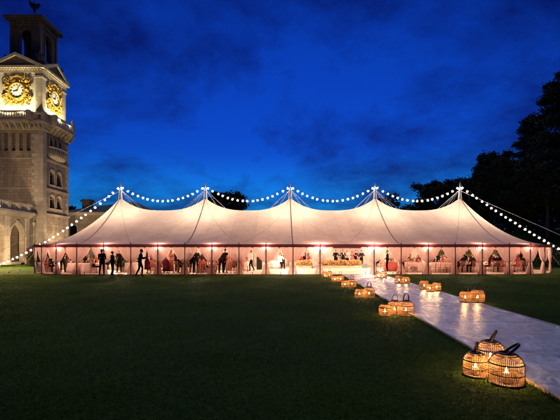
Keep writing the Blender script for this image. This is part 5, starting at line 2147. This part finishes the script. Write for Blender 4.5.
GT = 'dark trees beyond the tent'
tree_px(575, 60, 62, 62, 'conifer_tree', 'huge dark conifer at the right edge, tallest of the trees', 'conifer', 3, n=90000, leaf=.26, bare=.12, group=GT)
tree_px(530, 112, 72, 30, 'conifer_tree', 'dark conifer rising against the left side of the huge one', 'conifer', 8, n=45000, leaf=.25, bare=.14, group=GT)
tree_px(491, 157, 70, 22, 'broadleaf_tree', 'rounded dark tree just right of the right-hand tent peak', 'broad', 5, n=36000, leaf=.24, bare=.25, group=GT)
tree_px(520, 172, 66, 24, 'broadleaf_tree', 'dark tree above the falling festoon at right', 'broad', 12, n=28000, leaf=.23, bare=.3, group=GT)
tree_px(548, 168, 60, 22, 'broadleaf_tree', 'dark tree with pale trunk beside the guy rope at far right', 'broad', 15, n=24000, leaf=.22, bare=.5, group=GT)
tree_px(436, 185, 76, 23, 'broadleaf_tree', 'low dark tree behind the dip before the right-hand peak', 'broad', 21, n=30000, leaf=.23, bare=.25, group=GT)
tree_px(470, 184, 80, 24, 'broadleaf_tree', 'small dark tree hidden behind the right-hand tent peak', 'broad', 23, n=16000, leaf=.26, bare=.25, group=GT)
tree_px(225, 195, 78, 20, 'broadleaf_tree', 'dark tree showing behind the second tent peak from the left', 'broad', 31, n=22000, leaf=.24, bare=.3, group=GT)
tree_px(68, 205, 90, 8, 'broadleaf_tree', 'small dark tree top just right of the clock tower', 'broad', 33, n=5000, leaf=.3, bare=.2, group=GT)
tree_px(600, 150, 50, 30, 'broadleaf_tree', 'dark tree at the edge of the lawn beyond the right frame edge', 'broad', 41, n=12000, leaf=.3, bare=.3, group=GT)
tree_px(585, 190, 68, 30, 'broadleaf_tree', 'broad dark tree filling the gap under the huge conifer', 'broad', 44, n=14000, leaf=.34, bare=.2, group=GT)


nw = 26000
wx = 14 + 95 * rng.random(nw)
wy = 84 + 24 * rng.random(nw)
wt = 8.5 + 2.6 * np.sin(wx * .31) + 1.7 * np.sin(wx * .83 + 1) + np.clip((wx - 34) * .16, -1.5, 6)
wz = 3.2 + wt * rng.random(nw) ** .8
tag(link('woodland', quads_mesh('woodland', np.stack([wx, wy, wz], 1), .55 * (.5 + .9 * rng.random(nw)), M['leaf'], None, .3, .6)),
    'dark mass of woodland on the bank behind the trees', 'woodland', kind='stuff')


def shrub(x, y, h, w_, label, seed):
    r = random.Random(seed)
    t = thing('shrub', label, 'shrub', (x, y, 0), 0, 'shrubs behind the tent ends')
    m = MB()
    for i in range(9):
        a_ = i * .7 + r.random()
        m.tube([(0, 0, -.05), (.25 * w_ * math.cos(a_), .25 * w_ * math.sin(a_), h * .45), (.5 * w_ * math.cos(a_), .5 * w_ * math.sin(a_), h * r.uniform(.6, .9))], [.03, .02, .008], 5)
    m.build('stem', M['bark'], t)
    n = 1800
    d = rng.normal(size=(n, 3))
    d /= np.linalg.norm(d, axis=1)[:, None]
    q = rng.random(n) ** .4
    C = d * q[:, None] * np.array([w_ * .6, w_ * .6, h * .52]) + np.array([0, 0, h * .52])
    C[:, :2] *= (1 + .2 * np.sin(C[:, 2:3] * 7 + seed))
    link('foliage', quads_mesh('foliage', C, .10 * (.5 + rng.random(n)), M['shrub'], None, 0, .5), t)


for i, (px, Y, h_, w_, lab) in enumerate(((36.5, 45.5, 1.7, 1.6, 'dark shrub glimpsed through the first opening of the left tent end'),
                                          (58, 46.5, 1.6, 1.5, 'shrub glimpsed through the second opening of the left tent end'),
                                          (48, 47.5, 1.5, 1.6, 'shrub on the lawn behind the left tent end'),
                                          (534, 44.5, 1.5, 1.5, 'shrub seen through the curtains left of the last two at the right end'),
                                          (542.5, 45, 1.7, 1.6, 'green shrub seen between the last two curtains at the right end'),
                                          (552, 43.5, 1.7, 1.4, 'shrub seen through the very last opening of the right end'),
                                          (563, 44.5, 1.6, 1.8, 'shrub just beyond the right end of the tent'))):
    shrub(X_at(px, Y), Y, h_, w_, lab, i)

# ------------------------------------------------------------------ statue on the belfry roof
stt = thing('statue', 'dark winged bronze figure balancing on top of the clock tower', 'statue', (mx_, my_, zt_ + 1.5))
MB().lathe([(.5, -.05), (.5, .12), (.28, .25), (.3, .5), (.2, .6)], n=14).build('pedestal', M['bronze'], stt, True)
POSES['mercury'] = dict(arms=[((-.38, .02, 1.5), (-.5, -.05, 1.78), .5), ((.40, .06, 1.32), (.62, -.02, 1.4), .3)],
                        legs=[((-.05, .02, .50), (-.02, .05, .085), (-.02, -.12, .028)), ((.14, .10, .62), (.22, .45, .5), (.3, .52, .4))], palm=(0, -1, 0), lean=.15, front=TOP)
me_, hd_, hc_, up_ = body_mesh('figure', POSES['mercury'], False, .014)
me_.materials.clear()
me_.materials.append(M['bronze'])
me_.polygons.foreach_set('material_index', [0] * len(me_.polygons))
fg = link('figure', me_, stt, (0, 0, .58))
fg.scale = (1.25,) * 3
fg.rotation_euler = (0, 0, .5)
wgm = MB()
for s in (-1, 1):
    P_ = []
    for i in range(9):
        f = i / 8
        P_.append([(s * (.06 + .5 * f), .14 + .05 * f, 1.45 + .35 * f ** .7), (s * (.06 + .45 * f), .16 + .05 * f, 1.3 + .1 * f - .12 * math.sin(f * 9) * .3), (s * (.06 + .3 * f), .17 + .05 * f, 1.1 - .1 * f + .03 * math.sin(f * 20))])
    wgm.grid(P_)
wgm.build('wing', M['bronze'], fg)

# ------------------------------------------------------------------ sky, sun, camera
w = bpy.data.worlds.new('World')
sc.world = w
w.use_nodes = True
nt = w.node_tree
bg = nt.nodes['Background']
N = nt.nodes.new
sky = N('ShaderNodeTexSky')
sky.sky_type = 'NISHITA'
sky.sun_disc = False
sky.sun_elevation = math.radians(-3)
sky.sun_rotation = math.radians(2)


def math_node(op, a=None, b=None, c=None):
    n_ = N('ShaderNodeMath')
    n_.operation = op
    for i, v in enumerate((a, b, c)):
        if v is None:
            continue
        if isinstance(v, (int, float)):
            n_.inputs[i].default_value = v
        else:
            nt.links.new(v, n_.inputs[i])
    return n_.outputs[0]


tc = N('ShaderNodeTexCoord')
sep = N('ShaderNodeSeparateXYZ')
nt.links.new(tc.outputs['Generated'], sep.inputs[0])
zz = math_node('ADD', math_node('MAXIMUM', sep.outputs['Z'], 0.0), .34)
cx = math_node('DIVIDE', sep.outputs['X'], zz)
cy = math_node('DIVIDE', sep.outputs['Y'], zz)
cv = N('ShaderNodeCombineXYZ')
nt.links.new(cx, cv.inputs[0])
nt.links.new(cy, cv.inputs[1])
cv.inputs[2].default_value = 2.7
n1 = N('ShaderNodeTexNoise')
n1.inputs['Scale'].default_value = 1.7
n1.inputs['Detail'].default_value = 7
n1.inputs['Roughness'].default_value = .66
n1.inputs['Distortion'].default_value = .2
nt.links.new(cv.outputs[0], n1.inputs['Vector'])
rc = N('ShaderNodeValToRGB')
rc.color_ramp.elements[0].position = .40
rc.color_ramp.elements[0].color = (1, 1, 1, 1)
rc.color_ramp.elements[1].position = .62
rc.color_ramp.elements[1].color = (.8, .28, .37, 1)
nt.links.new(n1.outputs['Fac'], rc.inputs['Fac'])
# clear twilight sky: the Nishita blue, filtered to the deep blue of the hour
tint = N('ShaderNodeMixRGB')
tint.blend_type = 'MULTIPLY'
tint.inputs[0].default_value = 1
tint.inputs[2].default_value = (.022, .31, 2.25, 1)
nt.links.new(sky.outputs[0], tint.inputs[1])
# afterglow low over the horizon behind the tent
zr = N('ShaderNodeMapRange')
zr.interpolation_type = 'SMOOTHSTEP'
zr.inputs['From Min'].default_value = .25
zr.inputs['From Max'].default_value = .04
nt.links.new(sep.outputs['Z'], zr.inputs['Value'])
yr = N('ShaderNodeMapRange')
yr.interpolation_type = 'SMOOTHSTEP'
yr.inputs['From Min'].default_value = .55
yr.inputs['From Max'].default_value = 1.0
nt.links.new(sep.outputs['Y'], yr.inputs['Value'])
gl_ = math_node('MULTIPLY', zr.outputs[0], yr.outputs[0])
glow = N('ShaderNodeMixRGB')
glow.blend_type = 'ADD'
nt.links.new(gl_, glow.inputs[0])
nt.links.new(tint.outputs[0], glow.inputs[1])
glow.inputs[2].default_value = (0, .21, .40, 1)
cm = N('ShaderNodeMixRGB')
cm.blend_type = 'MULTIPLY'
cm.inputs[0].default_value = 1
nt.links.new(glow.outputs[0], cm.inputs[1])
nt.links.new(rc.outputs[0], cm.inputs[2])
lift = N('ShaderNodeVectorMath')          # the zenith stays almost as blue as the horizon at this hour
lift.operation = 'SCALE'
nt.links.new(cm.outputs[0], lift.inputs[0])
nt.links.new(math_node('ADD', math_node('MULTIPLY', math_node('MAXIMUM', sep.outputs['Z'], 0.0), 1.0), .86), lift.inputs['Scale'])
nt.links.new(lift.outputs[0], bg.inputs['Color'])
bg.inputs['Strength'].default_value = 1.0

sl_ = bpy.data.lights.new('sky_fill', 'SUN')  # stands for twilight sky glow, added to lift the lawn; sun has set
sl_.energy = .42
sl_.color = (.8, .93, 1)
sl_.angle = math.radians(100)
so = link('sky_fill', sl_)
so.rotation_euler = (math.radians(-42), 0, math.radians(-2))

cd = bpy.data.cameras.new('camera')
cam = link('camera', cd, None, (0, 0, CAMZ))
cam.rotation_euler = (PI / 2, 0, 0)
cd.sensor_width = 36
cd.lens = 36 * F / 560
cd.shift_y = (HY - 210) / 560
cd.clip_end = 2000
cd.clip_start = .05
sc.camera = cam

sc.render.engine = 'CYCLES'
sc.cycles.use_denoising = True
sc.cycles.max_bounces = 7
sc.cycles.transparent_max_bounces = 10
sc.cycles.sample_clamp_indirect = 6
sc.cycles.caustics_reflective = False
sc.cycles.caustics_refractive = False
sc.view_settings.view_transform = 'Standard'
sc.view_settings.look = 'None'
sc.view_settings.exposure = 0
sc.view_settings.gamma = 1
sc.view_settings.use_curve_mapping = False
